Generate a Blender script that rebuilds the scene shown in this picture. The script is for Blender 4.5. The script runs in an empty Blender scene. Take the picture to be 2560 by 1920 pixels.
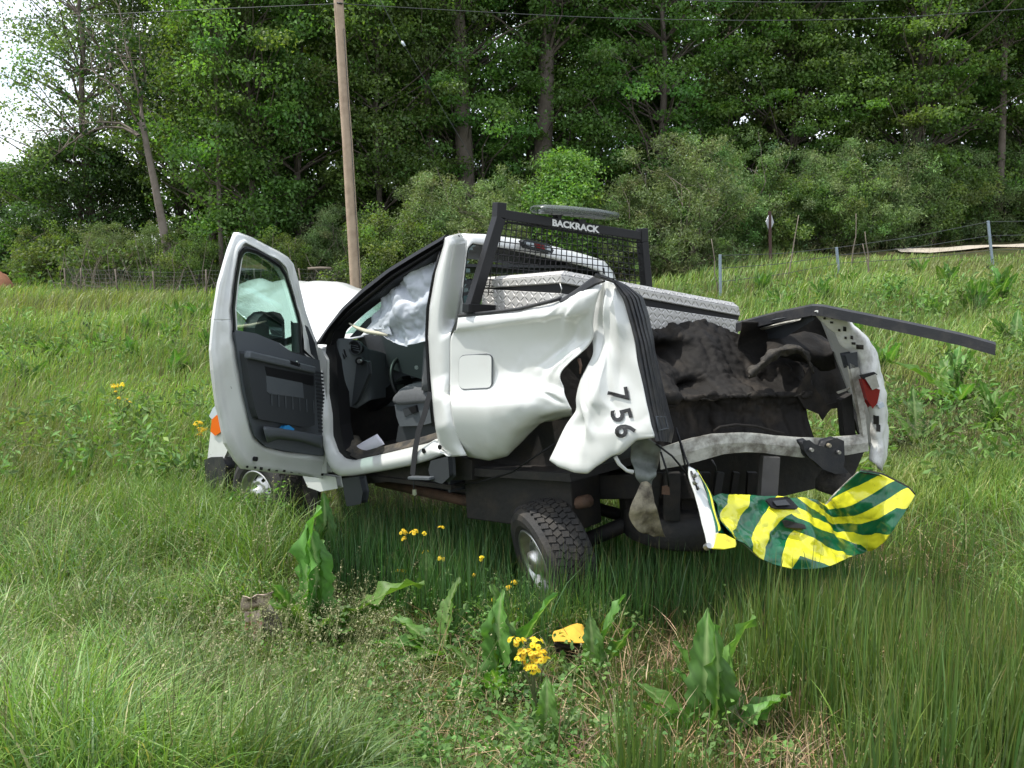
import bpy, bmesh, math, random
import numpy as np
from mathutils import Vector, Matrix, noise as mnoise

# ------------------------------------------------------------------ camera, sky, sun, exposure
SC = bpy.context.scene
COL = SC.collection
F, CX, CY = 2257.0, 1280.0, 960.0          # focal length and centre of the photo, in photo pixels
EYE = 2.35                                  # eye height over the ditch floor
PITCH = math.atan(312 / F)
cam_d = bpy.data.cameras.new('camera')
cam = bpy.data.objects.new('camera', cam_d)
COL.objects.link(cam)
cam.location = (0, 0, EYE)
cam.rotation_euler = (math.pi / 2 - PITCH, 0, 0)
cam_d.sensor_width = 36
cam_d.lens = F / 2560 * 36
cam_d.clip_end = 1500
SC.camera = cam

SUN_DIR = Vector((-0.44, 0.05, 0.90)).normalized()   # towards the sun
SUN_EL = math.asin(SUN_DIR.z)
SUN_AZ = math.atan2(SUN_DIR.x, SUN_DIR.y)
W = bpy.data.worlds.new('World')
SC.world = W
W.use_nodes = True
nt = W.node_tree
nt.nodes.clear()
wo = nt.nodes.new('ShaderNodeOutputWorld')
bg = nt.nodes.new('ShaderNodeBackground')
sky = nt.nodes.new('ShaderNodeTexSky')
sky.sky_type = 'NISHITA'
sky.sun_disc = False
sky.sun_elevation = SUN_EL
sky.sun_rotation = SUN_AZ
sky.air_density = 1.0
sky.dust_density = 2.0
tc = nt.nodes.new('ShaderNodeTexCoord')
mp = nt.nodes.new('ShaderNodeMapping')
mp.inputs['Scale'].default_value = (1, 1, 2.2)
nz = nt.nodes.new('ShaderNodeTexNoise')
nz.inputs['Scale'].default_value = 2.2
nz.inputs['Detail'].default_value = 7
rp = nt.nodes.new('ShaderNodeValToRGB')
rp.color_ramp.elements[0].position = 0.30
rp.color_ramp.elements[1].position = 0.62
mx = nt.nodes.new('ShaderNodeMixRGB')
mx.inputs['Color2'].default_value = (8.2, 8.6, 9.2, 1)     # thin bright cloud
nt.links.new(tc.outputs['Generated'], mp.inputs['Vector'])
nt.links.new(mp.outputs['Vector'], nz.inputs['Vector'])
nt.links.new(nz.outputs['Fac'], rp.inputs['Fac'])
nt.links.new(rp.outputs['Color'], mx.inputs['Fac'])
nt.links.new(sky.outputs['Color'], mx.inputs['Color1'])
nt.links.new(mx.outputs['Color'], bg.inputs['Color'])
bg.inputs['Strength'].default_value = 0.15
nt.links.new(bg.outputs['Background'], wo.inputs['Surface'])

sun_d = bpy.data.lights.new('sun', 'SUN')
sun_d.energy = 3.5
sun_d.angle = math.radians(0.6)
sun_d.color = (1.0, 0.965, 0.90)
sun = bpy.data.objects.new('sun', sun_d)
COL.objects.link(sun)
sun.rotation_euler = (-SUN_DIR).to_track_quat('-Z', 'Y').to_euler()

SC.view_settings.view_transform = 'Standard'
SC.view_settings.look = 'None'
SC.view_settings.exposure = 0.55
SC.view_settings.gamma = 1.0
SC.view_settings.use_curve_mapping = False
SC.render.engine = 'CYCLES'
SC.cycles.use_denoising = True
SC.cycles.max_bounces = 8
SC.cycles.transparent_max_bounces = 8
SC.cycles.diffuse_bounces = 4
SC.cycles.transmission_bounces = 5
SC.cycles.caustics_reflective = False
SC.cycles.caustics_refractive = False
SC.cycles.sample_clamp_indirect = 6

RNG = np.random.default_rng(7)
random.seed(7)

# ------------------------------------------------------------------ helpers
CP, SP = math.cos(PITCH), math.sin(PITCH)


def ray(px, py):
    a, b = (px - CX) / F, (py - CY) / F
    return np.array([a, CP - b * SP, -SP - b * CP])


def at(px, py, Y):
    d = ray(px, py)
    return d * (Y / d[1]) + np.array([0, 0, EYE])


class Plane:
    """A plane standing in the scene: a point on it, its run in plan, and an optional lean."""
    def __init__(s, x, y, run, lean=0.0, out=None):
        s.p = np.array([x, y, 0.9])
        r = np.array([run[0], run[1], 0.0]); r /= np.linalg.norm(r)
        n = np.array([-r[1], r[0], 0.0]) if out is None else np.array([out[0], out[1], 0.0])
        n /= np.linalg.norm(n)
        s.run = r
        s.n = n * math.cos(lean) + np.array([0, 0, 1.0]) * math.sin(lean)

    def __call__(s, px, py, off=0.0):
        d = ray(px, py); o = np.array([0, 0, EYE])
        t = np.dot(s.p + s.n * off - o, s.n) / np.dot(d, s.n)
        return o + d * t


def prof(xs, ys):
    xs = np.array(xs, float); ys = np.array(ys, float)
    return lambda v: np.interp(v, xs, ys)


PL = prof([-30, -5, 0, 2, 3.5, 4.8, 6, 8.5, 12, 17, 22, 28, 45, 300], [1.2, .85, .75, .6, .36, .14, .08, .08, .33, .80, 1.27, 1.43, 1.6, 1.7])
PR = prof([-30, -5, 0, 2, 3.5, 4.8, 6, 8, 12, 18, 26, 31, 45, 300], [1.2, .85, .75, .6, .34, .10, .06, .32, .98, 1.72, 2.50, 2.78, 2.95, 3.0])


def smooth01(v):
    v = np.clip(v, 0, 1)
    return v * v * (3 - 2 * v)


def ground_z(X, Y):
    X = np.asarray(X, float); Y = np.asarray(Y, float)
    a = 0.0
    for k in (-.8, 0, .8):
        w = smooth01((X - 1.0) / 7.0)
        a = a + PL(Y + k) * (1 - w) + PR(Y + k) * w
    a = a / 3
    rise = smooth01((X - 9) / 14) * smooth01((Y - 18) / 8) * .45
    bump = .05 * np.sin(1.3 * X + .7 * Y) * np.sin(.9 * Y - .5 * X + 1) + .03 * np.sin(3.1 * X - 1.7 * Y) * np.sin(2.3 * Y + X)
    return a + rise + bump


def ground(px, py):
    d = ray(px, py)
    t = 1.5
    while t < 120:
        p = d * t + np.array([0, 0, EYE])
        if p[2] <= ground_z(p[0], p[1]):
            return p
        t += .03
    return p


BASE = {}


def link(o, parent=None):
    COL.objects.link(o)
    if parent is not None:
        o.parent = parent
        if parent.name in BASE:
            o.matrix_parent_inverse = Matrix.Translation(-Vector(BASE[parent.name]))
    return o


def mesh_obj(name, V, FC, m, parent=None, smooth=False, cols=None, uvs=None):
    me = bpy.data.meshes.new(name)
    me.from_pydata([tuple(map(float, v)) for v in V], [], [tuple(map(int, f)) for f in FC])
    me.validate()
    if m is not None:
        for mm in (m if isinstance(m, (list, tuple)) else [m]):
            me.materials.append(mm)
    if smooth:
        me.polygons.foreach_set('use_smooth', [True] * len(me.polygons))
    if cols is not None:
        ca = me.color_attributes.new('Col', 'FLOAT_COLOR', 'POINT')
        ca.data.foreach_set('color', np.asarray(cols, np.float32).ravel())
    if uvs is not None:
        ul = me.uv_layers.new(name='UVMap')
        li = np.zeros(len(me.loops), np.int32)
        me.loops.foreach_get('vertex_index', li)
        ul.data.foreach_set('uv', np.asarray(uvs, np.float32)[li].ravel())
    o = bpy.data.objects.new(name, me)
    link(o, parent)
    return o


def fast_mesh(name, V, quads=None, tris=None, m=None, cols=None, smooth=False):
    """Large meshes straight from arrays."""
    me = bpy.data.meshes.new(name)
    V = np.asarray(V, np.float32)
    nq = 0 if quads is None else len(quads)
    ntr = 0 if tris is None else len(tris)
    me.vertices.add(len(V)); me.vertices.foreach_set('co', V.ravel())
    loops = []
    if nq: loops.append(np.asarray(quads, np.int32).ravel())
    if ntr: loops.append(np.asarray(tris, np.int32).ravel())
    lv = np.concatenate(loops)
    me.loops.add(len(lv)); me.loops.foreach_set('vertex_index', lv)
    me.polygons.add(nq + ntr)
    starts = np.concatenate([np.arange(nq) * 4, nq * 4 + np.arange(ntr) * 3]).astype(np.int32)
    me.polygons.foreach_set('loop_start', starts)
    if smooth:
        me.polygons.foreach_set('use_smooth', np.ones(nq + ntr, bool))
    me.update(calc_edges=True)
    if m is not None: me.materials.append(m)
    if cols is not None:
        ca = me.color_attributes.new('Col', 'FLOAT_COLOR', 'POINT')
        c = np.ones((len(V), 4), np.float32); c[:, :3] = cols
        ca.data.foreach_set('color', c.ravel())
    return me


def thing(name, label, cat, loc, group=None):
    o = bpy.data.objects.new(name, None)
    o.empty_display_size = .2
    COL.objects.link(o)
    o.location = tuple(map(float, loc))
    BASE[o.name] = [float(v) for v in loc]
    o['label'] = label; o['category'] = cat
    if group: o['group'] = group
    return o


def tag(o, label, cat, group=None):
    o['label'] = label; o['category'] = cat
    if group: o['group'] = group
    return o


def kind(o, k):
    o['kind'] = k
    return o


def resample(P, n):
    P = np.asarray(P, float)
    d = np.concatenate([[0], np.cumsum(np.linalg.norm(np.diff(P, axis=0), axis=1))])
    if d[-1] == 0: return np.repeat(P[:1], n, 0)
    s = np.linspace(0, d[-1], n)
    return np.stack([np.interp(s, d, P[:, k]) for k in range(P.shape[1])], 1)


def spline(P, n):
    """Catmull-Rom through the rows of P (m, ...)."""
    P = np.asarray(P, float); m = len(P)
    if m < 3:
        t = np.linspace(0, 1, n).reshape((-1,) + (1,) * (P.ndim - 1))
        return P[0] * (1 - t) + P[1] * t
    out = []
    for t in np.linspace(0, m - 1, n):
        i = min(int(t), m - 2); f = t - i
        p0 = P[max(i - 1, 0)]; p1 = P[i]; p2 = P[i + 1]; p3 = P[min(i + 2, m - 1)]
        out.append(.5 * ((2 * p1) + (-p0 + p2) * f + (2 * p0 - 5 * p1 + 4 * p2 - p3) * f * f + (-p0 + 3 * p1 - 3 * p2 + p3) * f ** 3))
    return np.array(out)


def grid_loft(rows, nu, nv, curve=True):
    R = np.array([spline(r, nu) if False else resample(r, nu) for r in rows])
    if curve:
        return spline(R, nv)
    t = np.linspace(0, len(R) - 1, nv)
    i = np.minimum(t.astype(int), len(R) - 2); f = (t - i)[:, None, None]
    return R[i] * (1 - f) + R[i + 1] * f


def grid_normals(G):
    du = np.gradient(G, axis=1); dv = np.gradient(G, axis=0)
    n = np.cross(du, dv); n /= np.linalg.norm(n, axis=2, keepdims=True) + 1e-9
    return n


def crumple(G, amp, freq, seed, ridged=False, mask=None, N=None):
    """Noise dents along the normal; freq may be three (axis, frequency) pairs for folds that run one way."""
    if N is None: N = grid_normals(G)
    out = np.zeros(G.shape[:2])
    for i in range(G.shape[0]):
        for j in range(G.shape[1]):
            p = (Vector(G[i, j]) * freq if not isinstance(freq, list) else Vector([float(np.dot(G[i, j], a)) * f for a, f in freq])) + Vector((seed * 3.1, seed * 1.7, seed))
            v = mnoise.noise(p) + .5 * mnoise.noise(p * 2.1)
            if ridged: v = .5 - abs(v) * 1.6
            out[i, j] = v
    if mask is not None: out = out * mask
    return G + N * (out * amp)[..., None]


def grid_obj(name, G, m, parent=None, thick=0.006, smooth=True, uv=True, hole=None, sub=0, uvs=None):
    nv, nu = G.shape[:2]
    V = G.reshape(-1, 3)
    FC = []
    for i in range(nv - 1):
        for j in range(nu - 1):
            if hole and hole(i, j): continue
            FC.append((i * nu + j, i * nu + j + 1, (i + 1) * nu + j + 1, (i + 1) * nu + j))
    uu, vv = np.meshgrid(np.linspace(0, 1, nu), np.linspace(0, 1, nv))
    o = mesh_obj(name, V, FC, m, parent, smooth, uvs=uvs if uvs is not None else (np.stack([uu.ravel(), vv.ravel()], 1) if uv else None))
    if sub:
        s = o.modifiers.new('sub', 'SUBSURF'); s.levels = sub; s.render_levels = sub
    if thick:
        s = o.modifiers.new('thick', 'SOLIDIFY'); s.thickness = thick; s.offset = 0
    return o


def plate(name, pts, m, parent=None, thick=.01, n=None, bevel=0.0):
    """A flat or nearly flat polygon with real thickness, pushed away from the viewer side."""
    P = np.asarray(pts, float); k = len(P)
    if n is None:
        c = P.mean(0); n = np.zeros(3)
        for i in range(k):
            n += np.cross(P[i] - c, P[(i + 1) % k] - c)
        n /= np.linalg.norm(n) + 1e-9
    if np.dot(n, P.mean(0) - np.array([0, 0, EYE])) < 0: n = -n
    V = np.concatenate([P, P + n * thick])
    FC = [tuple(range(k)), tuple(range(2 * k - 1, k - 1, -1))]
    FC += [(i, (i + 1) % k, k + (i + 1) % k, k + i) for i in range(k)]
    o = mesh_obj(name, V, FC, m, parent)
    if bevel:
        b = o.modifiers.new('bevel', 'BEVEL'); b.width = bevel; b.segments = 2; b.limit_method = 'ANGLE'
    return o


def tube_arrays(path, rad, sides=8, cap=True):
    P = np.asarray(path, float); n = len(P)
    rad = np.broadcast_to(np.asarray(rad, float), (n,))
    T = np.gradient(P, axis=0); T /= np.linalg.norm(T, axis=1, keepdims=True) + 1e-9
    ref = np.array([0, 0, 1.0]) if abs(T[0][2]) < .9 else np.array([1.0, 0, 0])
    V = []
    a = np.linspace(0, 2 * np.pi, sides, endpoint=False)
    u = np.cross(T[0], ref); u /= np.linalg.norm(u)
    for i in range(n):
        u = u - T[i] * np.dot(u, T[i]); u /= np.linalg.norm(u) + 1e-9
        w = np.cross(T[i], u)
        V.append(P[i] + rad[i] * (np.cos(a)[:, None] * u + np.sin(a)[:, None] * w))
    V = np.concatenate(V)
    FC = []
    for i in range(n - 1):
        for j in range(sides):
            k = (j + 1) % sides
            FC.append((i * sides + j, i * sides + k, (i + 1) * sides + k, (i + 1) * sides + j))
    if cap:
        FC.append(tuple(range(sides - 1, -1, -1)))
        FC.append(tuple(range((n - 1) * sides, n * sides)))
    return V, FC


def tube(name, path, rad, m, parent=None, sides=8, smooth=True):
    V, FC = tube_arrays(path, rad, sides)
    return mesh_obj(name, V, FC, m, parent, smooth)


def join_arrays(parts):
    V, FC, o = [], [], 0
    for v, f in parts:
        V.append(np.asarray(v)); FC += [tuple(i + o for i in q) for q in f]; o += len(v)
    return np.concatenate(V), FC


def box_arrays(c, ax, half):
    c = np.asarray(c, float); ax = [np.asarray(a, float) for a in ax]
    V = []
    for sx in (-1, 1):
        for sy in (-1, 1):
            for sz in (-1, 1):
                V.append(c + ax[0] * half[0] * sx + ax[1] * half[1] * sy + ax[2] * half[2] * sz)
    FC = [(0, 1, 3, 2), (4, 6, 7, 5), (0, 4, 5, 1), (2, 3, 7, 6), (0, 2, 6, 4), (1, 5, 7, 3)]
    return np.array(V), FC


def beam_arrays(a, b, w, d, side):
    """Rectangular bar from a to b, w across the given side direction, d deep."""
    a = np.asarray(a, float); b = np.asarray(b, float)
    t = (b - a); L = np.linalg.norm(t); t /= L
    s = np.asarray(side, float); s = s - t * np.dot(s, t); s /= np.linalg.norm(s)
    q = np.cross(t, s)
    return box_arrays((a + b) / 2, (t, s, q), (L / 2, w / 2, d / 2))


def beam(name, a, b, w, d, side, m, parent=None, bevel=.004):
    V, FC = beam_arrays(a, b, w, d, side)
    o = mesh_obj(name, V, FC, m, parent)
    if bevel:
        k = o.modifiers.new('bevel', 'BEVEL'); k.width = bevel; k.segments = 2
    return o


# ------------------------------------------------------------------ materials
def new_mat(name):
    m = bpy.data.materials.new(name); m.use_nodes = True
    n = m.node_tree.nodes; n.clear()
    out = n.new('ShaderNodeOutputMaterial')
    return m, n, m.node_tree.links, out


def paint(name, col, rough=.5, metal=0.0, dirt=None, dirt_amt=.5, scale=6.0, bump=0.0, bscale=60.0, coat=0.0, spec=.5, lo=.45, hi=.75):
    """Base colour with noise-shaped dirt or wear of its own, and fine relief."""
    m, n, L, out = new_mat(name)
    b = n.new('ShaderNodeBsdfPrincipled')
    b.inputs['Roughness'].default_value = rough
    b.inputs['Metallic'].default_value = metal
    b.inputs['Specular IOR Level'].default_value = spec
    b.inputs['Coat Weight'].default_value = coat
    b.inputs['Coat Roughness'].default_value = .08
    b.inputs['Base Color'].default_value = (*col, 1)
    tcn = n.new('ShaderNodeTexCoord')
    if dirt is not None:
        z = n.new('ShaderNodeTexNoise'); z.inputs['Scale'].default_value = scale; z.inputs['Detail'].default_value = 8; z.inputs['Roughness'].default_value = .65
        r = n.new('ShaderNodeMapRange'); r.inputs['From Min'].default_value = lo; r.inputs['From Max'].default_value = hi
        r.inputs['To Max'].default_value = dirt_amt
        x = n.new('ShaderNodeMixRGB'); x.inputs['Color1'].default_value = (*col, 1); x.inputs['Color2'].default_value = (*dirt, 1)
        L.new(tcn.outputs['Object'], z.inputs['Vector']); L.new(z.outputs['Fac'], r.inputs['Value'])
        L.new(r.outputs['Result'], x.inputs['Fac']); L.new(x.outputs['Color'], b.inputs['Base Color'])
    if bump:
        z2 = n.new('ShaderNodeTexNoise'); z2.inputs['Scale'].default_value = bscale; z2.inputs['Detail'].default_value = 5
        bp = n.new('ShaderNodeBump'); bp.inputs['Strength'].default_value = bump; bp.inputs['Distance'].default_value = .01
        L.new(tcn.outputs['Object'], z2.inputs['Vector']); L.new(z2.outputs['Fac'], bp.inputs['Height']); L.new(bp.outputs['Normal'], b.inputs['Normal'])
    L.new(b.outputs['BSDF'], out.inputs['Surface'])
    return m


def leafy(name, trans=.35, gloss=.06, rough=.45, tint=(1, 1, 1), tcol=(1.15, 1.25, .45)):
    """Leaves and blades: colour comes from each leaf, light passes through."""
    m, n, L, out = new_mat(name)
    a = n.new('ShaderNodeAttribute'); a.attribute_name = 'Col'
    t = n.new('ShaderNodeMixRGB'); t.blend_type = 'MULTIPLY'; t.inputs['Fac'].default_value = 1; t.inputs['Color2'].default_value = (*tint, 1)
    L.new(a.outputs['Color'], t.inputs['Color1'])
    oi = n.new('ShaderNodeObjectInfo')
    hs = n.new('ShaderNodeHueSaturation')
    mr = n.new('ShaderNodeMapRange'); mr.inputs['To Min'].default_value = .82; mr.inputs['To Max'].default_value = 1.18
    mh = n.new('ShaderNodeMapRange'); mh.inputs['To Min'].default_value = .487; mh.inputs['To Max'].default_value = .513
    L.new(oi.outputs['Random'], mr.inputs['Value']); L.new(mr.outputs['Result'], hs.inputs['Value'])
    L.new(oi.outputs['Random'], mh.inputs['Value']); L.new(mh.outputs['Result'], hs.inputs['Hue'])
    L.new(t.outputs['Color'], hs.inputs['Color'])
    d = n.new('ShaderNodeBsdfDiffuse'); L.new(hs.outputs['Color'], d.inputs['Color'])
    tr = n.new('ShaderNodeBsdfTranslucent')
    tm = n.new('ShaderNodeMixRGB'); tm.blend_type = 'MULTIPLY'; tm.inputs['Fac'].default_value = 1; tm.inputs['Color2'].default_value = (*tcol, 1)
    L.new(hs.outputs['Color'], tm.inputs['Color1']); L.new(tm.outputs['Color'], tr.inputs['Color'])
    mx1 = n.new('ShaderNodeMixShader'); mx1.inputs['Fac'].default_value = trans
    L.new(d.outputs['BSDF'], mx1.inputs[1]); L.new(tr.outputs['BSDF'], mx1.inputs[2])
    g = n.new('ShaderNodeBsdfGlossy'); g.inputs['Roughness'].default_value = rough
    g.inputs['Color'].default_value = (1, 1, 1, 1)
    mx2 = n.new('ShaderNodeMixShader'); mx2.inputs['Fac'].default_value = gloss
    L.new(mx1.outputs['Shader'], mx2.inputs[1]); L.new(g.outputs['BSDF'], mx2.inputs[2])
    L.new(mx2.outputs['Shader'], out.inputs['Surface'])
    return m


M_white = paint('white_paint', (.65, .66, .63), .28, dirt=(.42, .39, .32), dirt_amt=.34, scale=4, coat=.5, lo=.5, hi=.85)
M_wdirty = paint('scraped_white_paint', (.48, .47, .41), .55, dirt=(.10, .085, .065), dirt_amt=.85, scale=8, bump=.5, bscale=30, lo=.44, hi=.64)
M_post = paint('scuffed_white_paint', (.66, .66, .62), .42, dirt=(.16, .14, .11), dirt_amt=.8, scale=6, bump=.2, bscale=40, lo=.52, hi=.72)
M_black = paint('black_powder_coat', (.009, .009, .010), .45, bump=.1, bscale=200, spec=.3)
M_plast = paint('black_plastic', (.024, .025, .028), .5, spec=.35, dirt=(.10, .09, .075), dirt_amt=.45, scale=9, bump=.15, bscale=120)
M_grey = paint('charcoal_plastic', (.078, .088, .097), .62, dirt=(.10, .105, .105), dirt_amt=.3, scale=5, bump=.15, bscale=300)
M_dgrey = paint('dark_grey_plastic', (.030, .034, .038), .6, bump=.1, bscale=250)
M_liner = paint('black_bed_liner', (.013, .0115, .010), .75, spec=.2, dirt=(.055, .043, .031), dirt_amt=.8, scale=4.5, bump=.5, bscale=35, lo=.5, hi=.8)
M_liner_edge = paint('muddy_torn_liner', (.018, .016, .013), .85, dirt=(.06, .050, .036), dirt_amt=.55, scale=18, bump=.8, bscale=50, lo=.4, hi=.6)
M_under = paint('chassis_black', (.012, .011, .010), .7, dirt=(.045, .033, .023), dirt_amt=.7, scale=6, bump=.4, bscale=25)
M_rust = paint('rusty_steel', (.10, .055, .032), .8, dirt=(.03, .022, .018), dirt_amt=.9, scale=9, bump=.5, bscale=40)
M_beige = paint('weathered_beige_steel', (.33, .29, .20), .7, dirt=(.07, .055, .04), dirt_amt=.9, scale=9, bump=.5, bscale=30, lo=.42, hi=.62)
M_steel = paint('bare_steel', (.55, .55, .53), .34, metal=.9, dirt=(.16, .13, .10), dirt_amt=.5, scale=8)
M_tyre = paint('tyre_rubber', (.022, .021, .020), .75, dirt=(.085, .07, .052), dirt_amt=.6, scale=7, bump=.3, bscale=70)
M_seat = paint('grey_seat_cloth', (.10, .105, .11), .9, dirt=(.07, .07, .072), dirt_amt=.6, scale=40, bump=.5, bscale=500)
M_belt = paint('black_webbing', (.025, .025, .028), .7)
M_airbag = paint('airbag_cloth', (.46, .49, .53), .55, dirt=(.30, .33, .37), dirt_amt=.6, scale=7, bump=.25, bscale=30)
M_strap = paint('cream_airbag_tether', (.52, .49, .37), .8)
M_paper = paint('white_paper', (.72, .70, .78), .8)
M_red = paint('red_lens', (.20, .008, .010), .2, coat=.6)
M_amber = paint('amber_lens', (.75, .13, .01), .25, coat=.5)
M_lens = paint('clear_lens', (.52, .58, .62), .2, coat=.6)
M_blue = paint('blue_wrapper', (.03, .28, .62), .5)
M_card = paint('crumpled_wrapper', (.55, .42, .34), .8, dirt=(.10, .07, .06), dirt_amt=.9, scale=16, lo=.5, hi=.6)
M_cardred = paint('red_print_wrapper', (.55, .42, .34), .8, dirt=(.45, .09, .05), dirt_amt=.85, scale=16, lo=.54, hi=.62)
M_foam = paint('yellow_foam', (.62, .36, .035), .85, dirt=(.50, .28, .03), dirt_amt=.5, scale=12)
M_foamd = paint('dark_torn_foam', (.045, .033, .026), .95, bump=.8, bscale=60)
M_wood = paint('weathered_pole_wood', (.43, .32, .23), .85, dirt=(.25, .175, .12), dirt_amt=.8, scale=3.5, bump=.5, bscale=12)
M_bark = paint('grey_brown_bark', (.16, .13, .105), .9, dirt=(.075, .06, .046), dirt_amt=.8, scale=5, bump=.9, bscale=14)
M_barkp = paint('pale_dead_bark', (.20, .165, .135), .9, dirt=(.10, .075, .055), dirt_amt=.8, scale=4, bump=.8, bscale=14)
M_wire = paint('weathered_wire', (.07, .075, .075), .5, metal=.4)
M_galv = paint('galvanised_post', (.30, .36, .42), .5, metal=.3, dirt=(.22, .25, .26), dirt_amt=.6, scale=12)
M_signb = paint('sign_back_aluminium', (.60, .60, .63), .4, metal=.2)
M_brown = paint('brown_steel_post', (.07, .035, .028), .7)
M_stick = paint('dead_stick', (.20, .165, .13), .9, dirt=(.16, .12, .085), dirt_amt=.7, scale=10)
M_road = paint('dry_gravel', (.42, .37, .30), .95, dirt=(.30, .25, .19), dirt_amt=.7, scale=1.4, bump=.4, bscale=8)
M_num = paint('black_vinyl', (.015, .014, .014), .35)
M_letter = paint('white_vinyl', (.68, .68, .66), .45)

M_leaf = leafy('tree_leaf', .46, .02, .5)
M_willow = leafy('willow_leaf', .34, .03, .55, tcol=(1.05, 1.15, .6))
M_grass = leafy('grass_blade', .36, .035, .5)
M_dock = leafy('dock_leaf', .40, .02, .5)
M_clover = leafy('small_weed_leaf', .36, .015, .6)
M_straw = leafy('dead_straw', .15, .03, .6, tcol=(1, 1, 1))
M_petal = leafy('yellow_petal', .3, .02, .6, tcol=(1, 1, .6))


def glass_mat(name, tint, alpha_gloss=.10):
    m, n, L, out = new_mat(name)
    t = n.new('ShaderNodeBsdfTransparent'); t.inputs['Color'].default_value = (*tint, 1)
    g = n.new('ShaderNodeBsdfGlossy'); g.inputs['Roughness'].default_value = .02; g.inputs['Color'].default_value = (.9, 1, .95, 1)
    lw = n.new('ShaderNodeLayerWeight'); lw.inputs['Blend'].default_value = .25
    mr = n.new('ShaderNodeMapRange'); mr.inputs['To Min'].default_value = .035; mr.inputs['To Max'].default_value = alpha_gloss * 4
    x = n.new('ShaderNodeMixShader')
    L.new(lw.outputs['Fresnel'], mr.inputs['Value']); L.new(mr.outputs['Result'], x.inputs['Fac'])
    L.new(t.outputs['BSDF'], x.inputs[1]); L.new(g.outputs['BSDF'], x.inputs[2])
    L.new(x.outputs['Shader'], out.inputs['Surface'])
    return m


M_glass = glass_mat('green_tinted_glass', (.70, .86, .80))
M_lbar, _n, _L, _o = new_mat('smoky_clear_plastic')
_t = _n.new('ShaderNodeBsdfTransparent'); _t.inputs['Color'].default_value = (.8, .84, .82, 1)
_p = _n.new('ShaderNodeBsdfPrincipled'); _p.inputs['Base Color'].default_value = (.15, .165, .16, 1); _p.inputs['Roughness'].default_value = .2
_x = _n.new('ShaderNodeMixShader'); _x.inputs['Fac'].default_value = .55
_L.new(_t.outputs['BSDF'], _x.inputs[1]); _L.new(_p.outputs['BSDF'], _x.inputs[2]); _L.new(_x.outputs['Shader'], _o.inputs['Surface'])


def diamond_mat():
    """Rolled tread plate: short raised lozenges in two directions."""
    m, n, L, out = new_mat('diamond_tread_plate')
    b = n.new('ShaderNodeBsdfPrincipled')
    b.inputs['Metallic'].default_value = .35; b.inputs['Roughness'].default_value = .40
    uv = n.new('ShaderNodeUVMap'); uv.uv_map = 'UVMap'
    sp = n.new('ShaderNodeSeparateXYZ'); L.new(uv.outputs['UV'], sp.inputs['Vector'])

    def mth(op, a, bb=None):
        k = n.new('ShaderNodeMath'); k.operation = op
        for i, v in enumerate((a, bb)):
            if v is None: continue
            if isinstance(v, (int, float)): k.inputs[i].default_value = v
            else: L.new(v, k.inputs[i])
        return k.outputs[0]
    k = 26.0                                             # lozenges per metre
    a_ = mth('MULTIPLY', sp.outputs['X'], k); b_ = mth('MULTIPLY', sp.outputs['Y'], k)
    ia = mth('FLOOR', a_); ib = mth('FLOOR', b_)
    fa = mth('SUBTRACT', mth('SUBTRACT', a_, ia), .5); fb = mth('SUBTRACT', mth('SUBTRACT', b_, ib), .5)
    par = mth('MODULO', mth('ABSOLUTE', mth('ADD', ia, ib)), 2.0)
    sg = mth('SUBTRACT', mth('MULTIPLY', par, 2.0), 1.0)
    p = mth('MULTIPLY', mth('ADD', fa, mth('MULTIPLY', fb, sg)), .7071)
    q = mth('MULTIPLY', mth('SUBTRACT', mth('MULTIPLY', fb, sg), fa), .7071)
    dd = mth('ADD', mth('POWER', mth('DIVIDE', p, .56), 2.0), mth('POWER', mth('DIVIDE', q, .19), 2.0))
    hgt = mth('MAXIMUM', mth('SUBTRACT', 1.0, dd), 0.0)
    bp = n.new('ShaderNodeBump'); bp.inputs['Strength'].default_value = 1.0; bp.inputs['Distance'].default_value = .006
    L.new(hgt, bp.inputs['Height']); L.new(bp.outputs['Normal'], b.inputs['Normal'])
    tcn = n.new('ShaderNodeTexCoord')
    z = n.new('ShaderNodeTexNoise'); z.inputs['Scale'].default_value = 7; z.inputs['Detail'].default_value = 6
    cr = n.new('ShaderNodeValToRGB'); cr.color_ramp.elements[0].color = (.46, .43, .39, 1); cr.color_ramp.elements[1].color = (.66, .65, .62, 1)
    L.new(tcn.outputs['Object'], z.inputs['Vector']); L.new(z.outputs['Fac'], cr.inputs['Fac']); L.new(cr.outputs['Color'], b.inputs['Base Color'])
    L.new(b.outputs['BSDF'], out.inputs['Surface'])
    return m


M_diamond = diamond_mat()


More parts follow.
